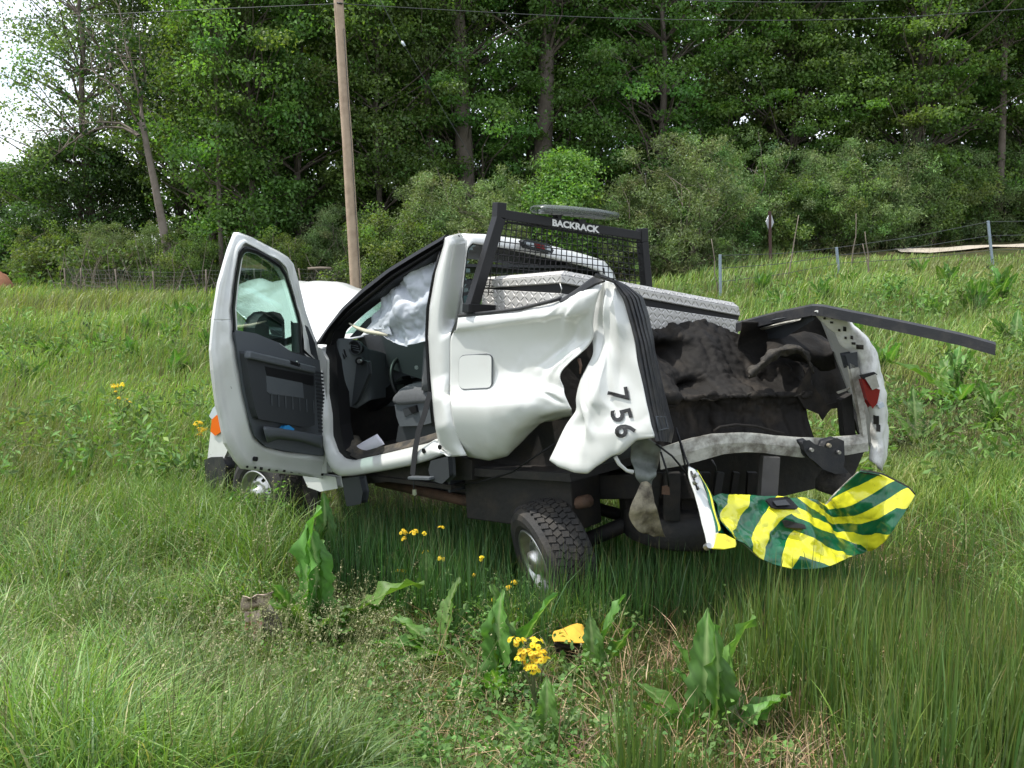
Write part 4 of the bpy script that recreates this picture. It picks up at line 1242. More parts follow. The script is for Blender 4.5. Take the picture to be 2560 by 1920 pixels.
# ---- right rear post with the broken tail lamp
e0 = [(2031, 781), (2044, 796), (2057, 810), (2086, 833), (2098, 862), (2127, 885), (2138, 903), (2147, 946), (2158, 989), (2168, 1020), (2176, 1047), (2176, 1105), (2173, 1150)]
e1 = [(2040, 780), (2060, 783), (2080, 790), (2110, 812), (2130, 845), (2152, 872), (2165, 900), (2176, 950), (2186, 1000), (2192, 1030), (2196, 1060), (2198, 1110), (2188, 1160)]
e2 = [(2048, 779), (2075, 782), (2115, 798), (2150, 830), (2168, 850), (2182, 871), (2193, 897), (2205, 955), (2211, 1018), (2213, 1050), (2216, 1099), (2212, 1140), (2202, 1176)]
PG = np.array([resample(on(REAR, e0, -.02), 80), resample(on(REAR, e1, .03), 80), resample(on(REAR, e2, .0), 80), resample(on(REAR, e2, -.25), 80)])
PG = crumple(spline(PG, 20), .025, 6, 81)
post = grid_obj('right_rear_post', PG.transpose(1, 0, 2), M_post, truck, .006)
M_postw = M_white
for px, py, w, h in ((2060, 795, 3, 3), (2081, 793, 3, 5), (2079, 807, 4, 2), (2098, 826, 3, 3), (2112, 823, 4, 6), (2114, 845, 3, 3), (2130, 844, 3, 5), (2134, 859, 5, 3), (2150, 868, 9, 6), (2190, 1050, 7, 12), (2196, 1070, 5, 10)):
    pp = [panel_pt(PG.reshape(20, 80, 3), px + a * w, py + b * h, .012) for a, b in ((-1, -1), (1, -.8), (1, 1), (-1, .8))]
    plate('punched_hole', pp, M_under, post, .004)
ch = plate('inner_channel', on(REAR, [(2127, 912), (2146, 922), (2158, 990), (2166, 1085), (2160, 1088), (2146, 1000), (2134, 950)], .02), M_wdirty, truck, .03, bevel=.006)
plate('latch_block', on(REAR, [(2118, 888), (2140, 884), (2142, 914), (2126, 918)], .02), M_dgrey, truck, .05, bevel=.01)
tl = plate('tail_light', on(REAR, [(2156, 948), (2170, 956), (2176, 969), (2198, 976), (2192, 1006), (2182, 1018), (2170, 998)], .055), M_red, truck, .04, bevel=.006)
plate('bulb_holder', on(REAR, [(2166, 946), (2188, 938), (2196, 966), (2182, 972)], .07), M_steel, tl, .03, bevel=.006)
plate('broken_lens', on(REAR, [(2194, 1012), (2208, 1006), (2212, 1016), (2200, 1022)], .06), M_lens, tl, .02)
plate('lamp_recess', on(REAR, [(2150, 938), (2186, 930), (2194, 936), (2158, 948)], .06), M_black, tl, .01)
plate('right_bed_skin', on(REAR, [(2050, 785), (2115, 800), (2182, 873), (2205, 957), (2214, 1100), (2200, 1174)], -.30), M_white, truck, .02)

# ---- right bed rail cap, torn off and sticking out backwards
rt = [REAR(1845, 810, -.78), REAR(1945, 784, -.45), REAR(2036, 766, -.05), REAR(2060, 768, .0)]
rl = [REAR(2060, 768, .0), REAR(2250, 806, .30), REAR(2400, 838, .55), REAR(2487, 862, .72)]
cap_path = np.array(rt + rl[1:])
cp = resample(cap_path, 50)
wv = np.array([.25, .55, -.05])
prof_c = [(-.07, -.055), (-.07, .0), (-.03, .012), (.03, .012), (.07, .0), (.07, -.03)]
RG = np.array([[p + wv / np.linalg.norm(wv) * a + np.array([0, 0, b]) for a, b in prof_c] for p in cp])
rc = grid_obj('torn_rail_cap', RG, M_plast, truck, .006, False)
plate('rail_flange', [REAR(1890, 824, -.60), REAR(2005, 793, -.12), REAR(2000, 800, -.12), REAR(1905, 826, -.58)], M_wdirty, truck, .006)
plate('right_rail_top', [REAR(1845, 818, -.80), REAR(2030, 780, -.03), REAR(2034, 800, -.03), REAR(1960, 845, -.4), REAR(1880, 850, -.8)], M_dgrey, truck, .02)

# ------------------------------------------------------------------ tailgate hanging below the bed
tg = thing('tailgate', 'bent tailgate with yellow and green chevrons hanging below the rear of the truck', 'tailgate', REAR(1990, 1423, .1))
TGP = Plane(.60, 4.66, (.95, .31), lean=math.radians(35), out=(.31, -.95))
TGP.p = np.array([1.35, 4.80, .95])
top_ = [(1776, 1248), (1800, 1236), (1850, 1236), (1900, 1240), (1945, 1241), (1978, 1242), (2010, 1243), (2046, 1251), (2064, 1262), (2088, 1238), (2121, 1202), (2150, 1174)]
q1_ = [(1790, 1262), (1815, 1262), (1858, 1268), (1905, 1276), (1944, 1284), (1978, 1288), (2020, 1288), (2062, 1296), (2090, 1302), (2122, 1272), (2160, 1230), (2200, 1186)]
q2_ = [(1808, 1298), (1832, 1300), (1868, 1312), (1912, 1322), (1948, 1330), (1986, 1334), (2036, 1334), (2084, 1342), (2116, 1342), (2156, 1310), (2200, 1262), (2240, 1204)]
q3_ = [(1824, 1326), (1846, 1334), (1874, 1350), (1914, 1366), (1950, 1378), (1994, 1384), (2046, 1380), (2100, 1380), (2140, 1370), (2182, 1338), (2228, 1290), (2268, 1220)]
bot_ = [(1838, 1349), (1858, 1362), (1878, 1378), (1904, 1396), (1952, 1416), (1998, 1423), (2066, 1418), (2122, 1394), (2168, 1378), (2202, 1362), (2232, 1326), (2287, 1238)]
bend = [.10, .06, .02, .0, -.02, -.02, -.03, -.10, -.16, -.04, .10, .20]
lumps = ([0] * 12, [0, 0, .02, .0, .03, .03, 0, -.02, .0, .03, 0, 0], [0, 0, .0, .03, .0, -.03, .04, .0, -.02, .02, .02, 0], [.02, .0, .02, .0, .02, .02, .0, .03, .0, .0, .03, 0], [0] * 12)
rows = []
stripe = ([3.5, 3.25, 2.75, 2.25, 1.98, 2.05, 2.9, 3.5, 3.9, 4.1, 4.3, 4.5],
          [3.2, 3.0, 2.6, 2.1, 1.75, 1.45, 1.9, 2.4, 2.75, 3.4, 3.75, 4.0],
          [2.95, 2.7, 2.25, 1.75, 1.3, .90, 1.12, 1.34, 1.6, 2.5, 2.95, 3.45],
          [2.6, 2.35, 2.02, 1.52, 1.1, .56, .66, .95, 1.3, 1.95, 2.3, 3.0],
          [2.5, 2.25, 2.0, 1.6, 1.02, .18, .44, .86, 1.5, 1.75, 2.05, 2.8])
for r, lp_, s_ in zip((top_, q1_, q2_, q3_, bot_), lumps, stripe):
    rows.append(np.array([np.append(TGP(x, y, b + l), s) for (x, y), b, l, s in zip(r, bend, lp_, s_)]))
lin = np.array([np.stack([np.interp(np.linspace(0, 11, 133), np.arange(12), r[:, 3])], 1) for r in rows])
vi = np.linspace(0, 4, 81); v0_ = np.minimum(vi.astype(int), 3); vf = (vi - v0_)[:, None, None]
lin = lin[v0_] * (1 - vf) + lin[v0_ + 1] * vf
TG = np.array([spline(r, 133) for r in rows]); TG = spline(TG, 81)
TG[..., 3:] = lin
TGS = np.stack([TG[..., 3].ravel(), np.zeros(TG[..., 3].size)], 1)
TG = TG[..., :3]
TG = crumple(TG, .018, 6, 91)
TG = crumple(TG, .014, 4.5, 92, ridged=True)
TG = crumple(TG, .006, 13, 94, ridged=True)
skin = grid_obj('chevron_skin', TG, M_chev, tg, .006, uvs=TGS)
bkp = TG + (np.array([.1, .9, -.3]) / np.linalg.norm([.1, .9, .3])) * .06
grid_obj('inner_skin', bkp[::3, ::3], M_wdirty, tg, .006)
en = [TG[:, -1], TG[:, -1] + np.array([.02, .06, -.02])]
grid_obj('right_end', grid_loft(en, 20, 4, False), M_under, tg, .02)
# handle bezel and torn emblem scar
hz = plate('handle_bezel', [panel_pt(TG, x, y, .035) for x, y in ((1916, 1250), (1924, 1246), (1968, 1243), (1976, 1247), (1995, 1268), (1988, 1271), (1940, 1270), (1930, 1266))], M_black, tg, .01, bevel=.003)
plate('handle_recess', [panel_pt(TG, x, y, .038) for x, y in ((1932, 1252), (1964, 1249), (1976, 1262), (1942, 1264))], M_dgrey, hz, .003)
plate('emblem_scar', [panel_pt(TG, x, y, .022) for x, y in ((1955, 1303), (1966, 1300), (1990, 1307), (2012, 1312), (2016, 1322), (1990, 1326), (1962, 1318))], M_under, tg, .004)
# curled left end
M_green = paint('green_sheeting', (.005, .105, .042), .3, dirt=(.09, .08, .06), dirt_amt=.8, scale=9, coat=.4, lo=.5, hi=.7)
lw = [[(1720, 1168), (1730, 1172), (1742, 1180)], [(1722, 1190), (1738, 1194), (1756, 1205)], [(1732, 1222), (1748, 1224), (1764, 1226)], [(1744, 1262), (1758, 1262), (1774, 1256)], [(1756, 1310), (1768, 1310), (1788, 1306)], [(1764, 1345), (1774, 1344), (1794, 1332)], [(1768, 1374), (1778, 1372), (1790, 1366)]]
LW = grid_loft([on(TGP, r, .16) for r in lw], 12, 50)
lend = grid_obj('left_end', crumple(LW, .012, 9, 93), M_white, tg, .012)
le = [[(1738, 1174), (1744, 1178)], [(1758, 1205), (1764, 1212)], [(1766, 1226), (1778, 1240)], [(1772, 1256), (1790, 1290)], [(1786, 1306), (1800, 1318)], [(1790, 1332), (1800, 1326)]]
grid_obj('left_edge_strip', grid_loft([on(TGP, r, .17) for r in le], 6, 40), M_chev, tg, .008)
cs = np.array([resample(on(TGP, [(1760, 1208), (1768, 1226), (1780, 1258), (1792, 1300), (1800, 1330)], .15), 30), resample(on(TGP, [(1772, 1222), (1784, 1250), (1798, 1290), (1812, 1330), (1820, 1345)], -.05), 30), resample(TG[:, 0], 30)])
grid_obj('curled_skin', crumple(spline(cs, 12), .015, 9, 95), M_green, tg, .006)
fl_ = [[(1790, 1334), (1812, 1336), (1838, 1350)], [(1786, 1352), (1810, 1352), (1840, 1362)], [(1780, 1372), (1810, 1374), (1838, 1368)]]
M_yel = paint('yellow_sheeting', (.80, .74, .035), .3, dirt=(.25, .12, .03), dirt_amt=.8, scale=14, coat=.4, lo=.5, hi=.7)
grid_obj('bent_corner_flap', grid_loft([on(TGP, r, .17) for r in fl_], 16, 12), M_yel, tg, .008)
for px, py, r in ((1737, 1190, 6), (1737, 1208, 7), (1744, 1222, 5), (1766, 1368, 9)):
    c = TGP(px, py, .185); V, FC = tube_arrays([c, c + TGP.n * .03], [r / F * 4.7, r / F * 3.6], 10)
    mesh_obj('hinge_pin', V, FC, M_steel, lend)
tube('support_cable', [REAR(1690, 1070, .05), REAR(1712, 1140, .10), TGP(1728, 1180, .17), TGP(1744, 1225, .2)], .006, M_black, tg, 5)

# ------------------------------------------------------------------ toolbox across the bed
nc = S(1403, 690, 0)
TB_L = Plane(.28, 5.25, (-.58, .60), out=(-.72, -.69))
TB_R = Plane(.28, 5.25, (.8, .6), out=(.6, -.8))
tb = thing('toolbox', 'diamond plate aluminium toolbox lying skewed across the front of the truck bed', 'toolbox', TB_R(1600, 800))


def tread_box(name, top_l, top_c, top_r, h_l, h_c, h_r, parent, back=.02, topback=None):
    """Left end and rear face that meet at the near corner, with a top; UV in metres for the tread."""
    A, B, C_ = TB_L(*top_l), TB_L(*top_c), TB_R(*top_r)
    a, b, c = TB_L(*h_l), TB_L(*h_c), TB_R(*h_r)
    D = A + (C_ - B); 
    V = [A, B, C_, a, b, c, D, D + (a - A)]
    LL = np.linalg.norm(B - A); LR = np.linalg.norm(C_ - B); H = np.linalg.norm(b - B)
    faces = [((0, 1, 4, 3), ((0, H), (LL, H), (LL, 0), (0, 0))), ((1, 2, 5, 4), ((0, H), (LR, H), (LR, 0), (0, 0))), ((0, 6, 2, 1), ((0, 0), (LR, 0), (LR, LL), (0, LL))), ((3, 4, 5, 7), ((0, LL), (0, 0), (LR, 0), (LR, LL))), ((2, 6, 7, 5), ((0, H), (LL, H), (LL, 0), (0, 0))), ((6, 0, 3, 7), ((0, H), (LR, H), (LR, 0), (0, 0)))]
    me = bpy.data.meshes.new(name); me.from_pydata([tuple(v) for v in V], [], [f for f, _ in faces])
    ul = me.uv_layers.new(name='UVMap'); k = 0
    for f, uvs in faces:
        for q in uvs: ul.data[k].uv = q; k += 1
    me.materials.append(M_diamond)
    o = bpy.data.objects.new(name, me); link(o, parent)
    bv = o.modifiers.new('bevel', 'BEVEL'); bv.width = .006; bv.segments = 2
    return o


tread_box('box_body', (1205, 722), (1400, 733), (1846, 800), (1202, 792), (1398, 830), (1846, 880), tb)
tread_box('lid', (1203, 702), (1403, 686), (1848, 768), (1198, 721), (1404, 707), (1852, 790), tb)
# the lid's sloping top panel
A, B, C_ = TB_L(1203, 702), TB_L(1403, 686), TB_R(1848, 768)
mid_ = (A + C_) / 2; V = []
D = A + (C_ - B)
ins = lambda p: p + (mid_ - p) * .05 + np.array([0, 0, .028])
V = [A, B, C_, D, ins(A), ins(B), ins(C_), ins(D)]
lt = mesh_obj('lid_top', V, [(0, 1, 5, 4), (1, 2, 6, 5), (2, 3, 7, 6), (3, 0, 4, 7), (4, 5, 6, 7)], M_diamond, tb)
ul = lt.data.uv_layers.new(name='UVMap')
for p in lt.data.polygons:
    for li in p.loop_indices:
        v = lt.data.vertices[lt.data.loops[li].vertex_index].co
        ul.data[li].uv = (v.x * .8 + v.y * .6, v.y * .8 - v.x * .6 + v.z)
a_, b_, c_ = TB_L(1205, 714, -.03), TB_L(1402, 700, -.03), TB_R(1846, 784, -.03)
plate('lid_gap_shade', [TB_L(1212, 722, -.02), TB_L(1401, 705, -.02), TB_L(1400, 734, -.02)], M_black, tb, .02)  # black sheets stand for the shade in the open gap under the lid
plate('lid_gap_shade', [TB_R(1404, 706, -.02), TB_R(1848, 788, -.02), TB_R(1846, 800, -.02), TB_R(1402, 734, -.02)], M_black, tb, .02)
tube('lid_stay', [TB_L(1400, 708, .005), TB_L(1404, 722, .008), TB_L(1402, 733, .005)], .004, M_steel, tb, 5)
plate('torn_latch', [TB_L(x, y, .015) for x, y in ((1380, 746), (1392, 740), (1402, 744), (1394, 752), (1384, 754))], M_steel, tb, .012)

# ------------------------------------------------------------------ headache rack and light bar
hr = thing('headache_rack', 'black mesh headache rack standing behind the cab window', 'truck rack', RACK(1390, 780))
RN = RACK.n


def rbar(name, pts, w, par, d=.05, pl=RACK, m=M_black):
    parts = []
    for a, b in zip(pts[:-1], pts[1:]):
        parts.append(beam_arrays(pl(*a), pl(*b), w, d, pl.run if abs(a[0] - b[0]) < abs(a[1] - b[1]) else np.array([0, 0, 1.0])))
    V, FC = join_arrays(parts)
    o = mesh_obj(name, V, FC, m, par)
    k = o.modifiers.new('bevel', 'BEVEL'); k.width = .004; k.segments = 2
    return o


rbar('post', [(1249, 507), (1247, 545), (1176, 778)], .070, hr, .06)
rbar('post', [(1605, 571), (1606, 605), (1618, 735)], .066, hr, .06)
rail = rbar('top_rail', [(1258, 537), (1600, 590)], .060, hr, .05)
rbar('foot_rail', [(1163, 770), (1330, 778)], .055, hr, .07)
parts = []
tl_, tr_, bl_, br_2 = np.array((1258, 545.)), np.array((1596, 598.)), np.array((1200, 735.)), np.array((1612, 765.))
mesh_rows, mesh_cols = 12, 30
for k in range(mesh_cols):
    t = (k + .5) / mesh_cols
    a = tl_ * (1 - t) + tr_ * t; b = bl_ * (1 - t) + br_2 * t
    # keep wires near vertical on the rack plane
    xb = 1262 + (1600 - 1262) * t
    a = np.array([1225 + 375 * t, 545 + 53 * (1225 + 375 * t - 1258) / 338]); b = np.array([1200 + 412 * t, 735 + 30 * t])
    if a[0] < 1252:
        f_ = (1256 - 0 - b[0]) / 1.0
        s_ = (1250 - a[0]) / 60; a = a + (b - a) * min(.6, max(0, s_ * 1.1)); 
    parts.append(tube_arrays([RACK(*a, .01), RACK(*b, .01)], .0032, 4))
for k in range(mesh_rows):
    t = (k + .6) / mesh_rows
    xl = 1254 - 60 * t; xr = 1598 + 14 * t
    parts.append(tube_arrays([RACK(xl, 545 + 190 * t, .012), RACK(xr, 598 + 167 * t, .012)], .0032, 4))
V, FC = join_arrays(parts)
kind(mesh_obj('wire_mesh', V, FC, M_black, hr), 'stuff')
tube('mesh_frame', [RACK(*p, .005) for p in ((1252, 575), (1258, 562), (1272, 556), (1340, 564), (1480, 586), (1592, 606))], .006, M_black, hr, 6)
V, FC = text_mesh('BACKRACK', 1.0, .045, 1.28)
V[:, :2] -= (V[:, :2].max(0) + V[:, :2].min(0)) / 2
wv_ = V[:, 0].max() - V[:, 0].min(); hv_ = V[:, 1].max() - V[:, 1].min()
p0, p1 = np.array((1381, 556.)), np.array((1499, 574.5)); c = (p0 + p1) / 2; dx = (p1 - p0) / wv_
out = [RACK(*(c + dx * v[0] + np.array((0, -17.5 / hv_)) * v[1]), .029) for v in V]
mesh_obj('rack_lettering', out, FC, M_letter, rail)
lbr = thing('light_bar', 'clear low light bar mounted on top of the black rack', 'light bar', RACK(1435, 545))
lg = []
for t, h0_, h1_, dpt in ((0, .018, -.018, .05), (.04, .03, -.03, .10), (.3, .036, -.036, .13), (.7, .034, -.034, .13), (.95, .026, -.026, .10), (1, .012, -.012, .04)):
    c = RACK(1340 + 193 * t, 522 + 19 * t + 3 * math.sin(math.pi * t) * -1, 0)
    ring = [c + RN * dpt * np.sign(math.cos(a)) * abs(math.cos(a)) ** .5 + np.array([0, 0, 1.0]) * (.027 if h0_ > .02 else .014) * math.sin(a) for a in np.linspace(0, 2 * math.pi, 17)]
    lg.append(ring)
M_lmod = paint('dull_reflector', (.22, .23, .22), .4, metal=.4)
dome = grid_obj('lens_dome', np.array(lg), M_lbar, lbr, 0, True)
plate('base_tray', [RACK(1350, 530, .06), RACK(1515, 547, .06), RACK(1515, 547, -.06), RACK(1350, 530, -.06)], paint('grey_tray', (.24, .25, .25), .5), lbr, .008)
for k in range(6):
    x = 1362 + 26 * k
    c = RACK(x, 527 + (x - 1340) * .1, .03)
    V, FC = box_arrays(c, (RACK.run, RN, np.array([0, 0, 1.0])), (.035, .02, .014))
    mesh_obj('lamp_module', V, FC, M_lmod, lbr)
for a, b in (((1390, 533), (1403, 547)), ((1445, 547), (1462, 560))):
    plate('mount_foot', [RACK(a[0], a[1], .03), RACK(b[0] + 4, a[1] + 2, .03), RACK(b[0], b[1], .03), RACK(a[0] + 6, b[1], .03)], M_black, lbr, .05)

# loose things
pp = thing('paper_sheet', 'white paper lying on the cab floor inside the open door', 'paper', DS(915, 1130))
PQ = grid_loft([on(DS, [(879, 1123), (908, 1104), (943, 1085)], .02), on(DS, [(892, 1128), (925, 1112), (953, 1098)], .03), on(DS, [(908, 1131), (935, 1122), (962, 1111)], .02)], 10, 8)
grid_obj('sheet', PQ, M_paper, pp, .002)
bw_ = plate('blue_wrapper', [DOOR(x, y, .12) for x, y in ((708, 1072), (713, 1066), (722, 1064), (735, 1073), (730, 1078))], M_blue, None, .03, bevel=.004)
tag(bw_, 'bright blue wrapper tucked in the open door pocket', 'wrapper')

# ------------------------------------------------------------------ trees, shrubs and undergrowth
def unit(v):
    return v / (np.linalg.norm(v, axis=-1, keepdims=True) + 1e-9)


def leaf_arrays(C, Rr, n, length, width, rng, col, var=.22, up=.55, fold=.25, cvar=.16, surf=.5):
    """n leaves in each clump: C centres (k,3), Rr radii (k,3). Each leaf is a folded rhomb."""
    k = len(C)
    d = unit(rng.normal(size=(k, n, 3)))
    rad = rng.random((k, n, 1)) ** surf
    P = (C[:, None] + d * rad * Rr[:, None]).reshape(-1, 3)
    N = unit(rng.normal(size=(k * n, 3)) * .75 + np.array([0, 0, up]) + d.reshape(-1, 3) * .35)
    T = unit(np.cross(N, rng.normal(size=(k * n, 3))) + np.array([0, 0, -.25]))
    B = unit(np.cross(N, T))
    L = length * rng.uniform(.65, 1.3, (k * n, 1)); Wd = width * rng.uniform(.7, 1.25, (k * n, 1))
    v0 = P; v1 = P + T * L * .5 + B * Wd * .5 + N * Wd * fold; v2 = P + T * L; v3 = P + T * L * .5 - B * Wd * .5 + N * Wd * fold
    V = np.stack([v0, v1, v2, v3], 1).reshape(-1, 3)
    m = len(P); i = np.arange(m) * 4
    tris = np.concatenate([np.stack([i, i + 1, i + 2], 1), np.stack([i, i + 2, i + 3], 1)])
    cc = np.array(col) * (1 + rng.normal(0, cvar, (k, 1, 1)) + rng.normal(0, var, (k, n, 1)))
    cc = cc * (1 + rng.normal(0, .07, (k, 1, 3)))
    c = np.repeat(np.clip(cc, .01, 1).reshape(-1, 3), 4, 0)
    return V, tris, c


def crown_mesh(name, sets, m):
    V, Tt, Cc, o = [], [], [], 0
    for v, t, c in sets:
        V.append(v); Tt.append(t + o); Cc.append(c); o += len(v)
    return fast_mesh(name, np.concatenate(V), None, np.concatenate(Tt), m, np.concatenate(Cc))


def wood_mesh(name, parts, m):
    V, FC = join_arrays(parts)
    me = bpy.data.meshes.new(name)
    me.from_pydata([tuple(map(float, v)) for v in V], [], FC)
    me.polygons.foreach_set('use_smooth', [True] * len(me.polygons))
    me.materials.append(m)
    return me


def bent_path(a, b, rng, n=7, wob=.06, sag=0.0):
    t = np.linspace(0, 1, n)[:, None]
    L = np.linalg.norm(b - a)
    P = a * (1 - t) + b * t
    w = rng.normal(size=(n, 3)) * wob * L / n ** .5; w[0] = 0
    P = P + np.cumsum(w, 0) * (t * .6 + .2)
    P[:, 2] += sag * L * (t[:, 0] - t[:, 0] ** 2)
    return P


def tree_variant(seed, H, base, rmax, nclump, nleaf, ll, lw, col, rtr=.16, peak=.4, flat=.42, bare=0.0, lean=(0, 0), m_leaf=None, m_bark=None, stems=1, crs=.75, up=.55):
    rng = np.random.default_rng(seed)
    wood = []
    tops = []
    for s in range(stems):
        a0 = rng.uniform(0, 6.28)
        st = np.array([0, 0, -.3]) if stems == 1 else np.array([.15 * math.cos(a0), .15 * math.sin(a0), -.2])
        en = np.array([lean[0], lean[1], H * .96]) if stems == 1 else np.array([rmax * .6 * math.cos(a0), rmax * .6 * math.sin(a0), H * rng.uniform(.6, .9)])
        P = bent_path(st, en, rng, 14, .035)
        t = np.linspace(0, 1, 14)
        wood.append(tube_arrays(P, rtr * (1 - t) ** .8 * (1 + .35 * np.exp(-t * 18)) + .012, 9 if stems == 1 else 5))
        tops.append(P)
    z = rng.uniform(0, 1, nclump) ** .9
    zz = base + (H - base) * z
    pr_ = np.where(z < peak, .55 + .45 * (z / peak) ** .7, np.sqrt(np.clip(1 - ((z - peak) / (1 - peak)) ** 2, .02, 1)))
    th = rng.uniform(0, 6.28, nclump)
    wobble = 1 + .34 * np.sin(th * 2 + seed) * np.sin(z * 9 + seed) + rng.normal(0, .17, nclump)
    if stems > 1: zz = zz * (1 + .22 * np.sin(th * 3 + seed * 2))
    rr = rmax * pr_ * wobble * rng.uniform(.25, 1, nclump) ** .45
    ctr = np.array([np.interp(zz, tops[0][:, 2], tops[0][:, k]) for k in (0, 1)]).T if stems == 1 else np.zeros((nclump, 2))
    C = np.stack([ctr[:, 0] + rr * np.cos(th), ctr[:, 1] + rr * np.sin(th), zz], 1)
    cr = rng.uniform(.55, 1.25, nclump) * crs
    Rr = np.stack([cr, cr, cr * flat], 1)
    keep = rng.random(nclump) > bare
    sets = [leaf_arrays(C[keep], Rr[keep], nleaf, ll, lw, rng, col, up=up)]
    for k in range(0, nclump, 2 if stems == 1 else 4):
        P = tops[k % len(tops)]
        zt = max(C[k, 2] - rr[k] * .55 - .2, .25)
        j = np.argmin(abs(P[:, 2] - zt))
        a = P[j]
        n = 6
        R0 = max(.012, min(.07, rtr * .35 * (1 - zt / H) + .01))
        wood.append(tube_arrays(bent_path(a, C[k], rng, n, .10, .12), np.linspace(R0, .008, n), 4, False))
    return wood_mesh('trunk', wood, m_bark or M_bark), crown_mesh('crown', sets, m_leaf or M_leaf)


VAR = {}
G1 = (.118, .205, .046); G2 = (.135, .225, .055); G3 = (.175, .250, .100)
VAR['maple'] = [tree_variant(11, 13.5, .4, 3.3, 420, 150, .125, .085, G1, .17, flat=.36), tree_variant(12, 14.5, .8, 3.5, 430, 150, .125, .085, (.128, .212, .048), .2, flat=.34), tree_variant(13, 12.5, .3, 3.0, 400, 150, .12, .08, (.140, .228, .055), .15, flat=.38)]
VAR['young'] = [tree_variant(21, 11.5, .8, 2.2, 260, 140, .115, .075, G2, .11, flat=.45), tree_variant(22, 10.5, 1.4, 2.0, 230, 140, .115, .075, G2, .10, flat=.45)]
VAR['poplar'] = [tree_variant(31, 15.5, 2.6, 2.9, 250, 90, .12, .095, G3, .16, peak=.55, flat=.75, bare=.12), tree_variant(32, 14.5, 1.6, 2.7, 250, 90, .12, .095, (.165, .25, .11), .14, peak=.5, flat=.75, bare=.15)]
VAR['tall'] = [tree_variant(41, 19, 8.0, 3.4, 240, 120, .13, .09, G1, .34, flat=.5, lean=(-.5, 0)), tree_variant(42, 18, 6.5, 2.8, 200, 120, .13, .09, G2, .22, flat=.5, lean=(.6, 0))]
WG = (.195, .280, .10)
VAR['willow'] = [tree_variant(51, 3.7, .15, 2.1, 230, 120, .13, .032, WG, .03, .5, .75, 0, (0, 0), M_willow, None, 7, .42, .25), tree_variant(52, 3.2, .1, 2.3, 230, 120, .13, .032, (.20, .275, .095), .03, .5, .75, 0, (0, 0), M_willow, None, 8, .42, .25), tree_variant(53, 4.2, .2, 1.9, 220, 120, .14, .034, (.175, .265, .085), .03, .55, .8, 0, (0, 0), M_willow, None, 6, .42, .3)]
VAR['sapling'] = [tree_variant(61, 4.6, .5, 1.5, 150, 130, .12, .075, (.155, .26, .06), .05, flat=.6)]
VAR['scrub'] = [tree_variant(71, 2.6, .05, 1.5, 130, 110, .10, .055, (.15, .22, .065), .03, .5, .7, 0, (0, 0), None, None, 6, .4, .3)]
VAR['dense'] = [tree_variant(81, 6.0, .2, 2.8, 280, 150, .13, .09, (.085, .165, .045), .14, flat=.6)]
_cnt = {}


def plant_tree(kd, px, Y, label, cat, sc=1.0, name=None, group=None, rot=None, v=None, sx=1.0):
    X = (px - CX) / F * Y
    k = _cnt.get(kd, 0); _cnt[kd] = k + 1
    tr, crn = VAR[kd][(k if v is None else v) % len(VAR[kd])]
    r = thing(name or {'willow': 'willow_shrub', 'scrub': 'scrub_bush'}.get(kd, 'leafy_tree'), label, cat, (X, Y, float(ground_z(X, Y))), group)
    r.rotation_euler = (0, 0, rot if rot is not None else (k * 2.4 + px * .01) % 6.28)
    r.scale = (sc * sx, sc * sx, sc)
    for nm, me_ in (('trunk', tr), ('crown', crn)):
        o = bpy.data.objects.new(nm if kd not in ('willow', 'scrub') else {'trunk': 'stems', 'crown': 'foliage'}[nm], me_)
        COL.objects.link(o); o.parent = r
    return r


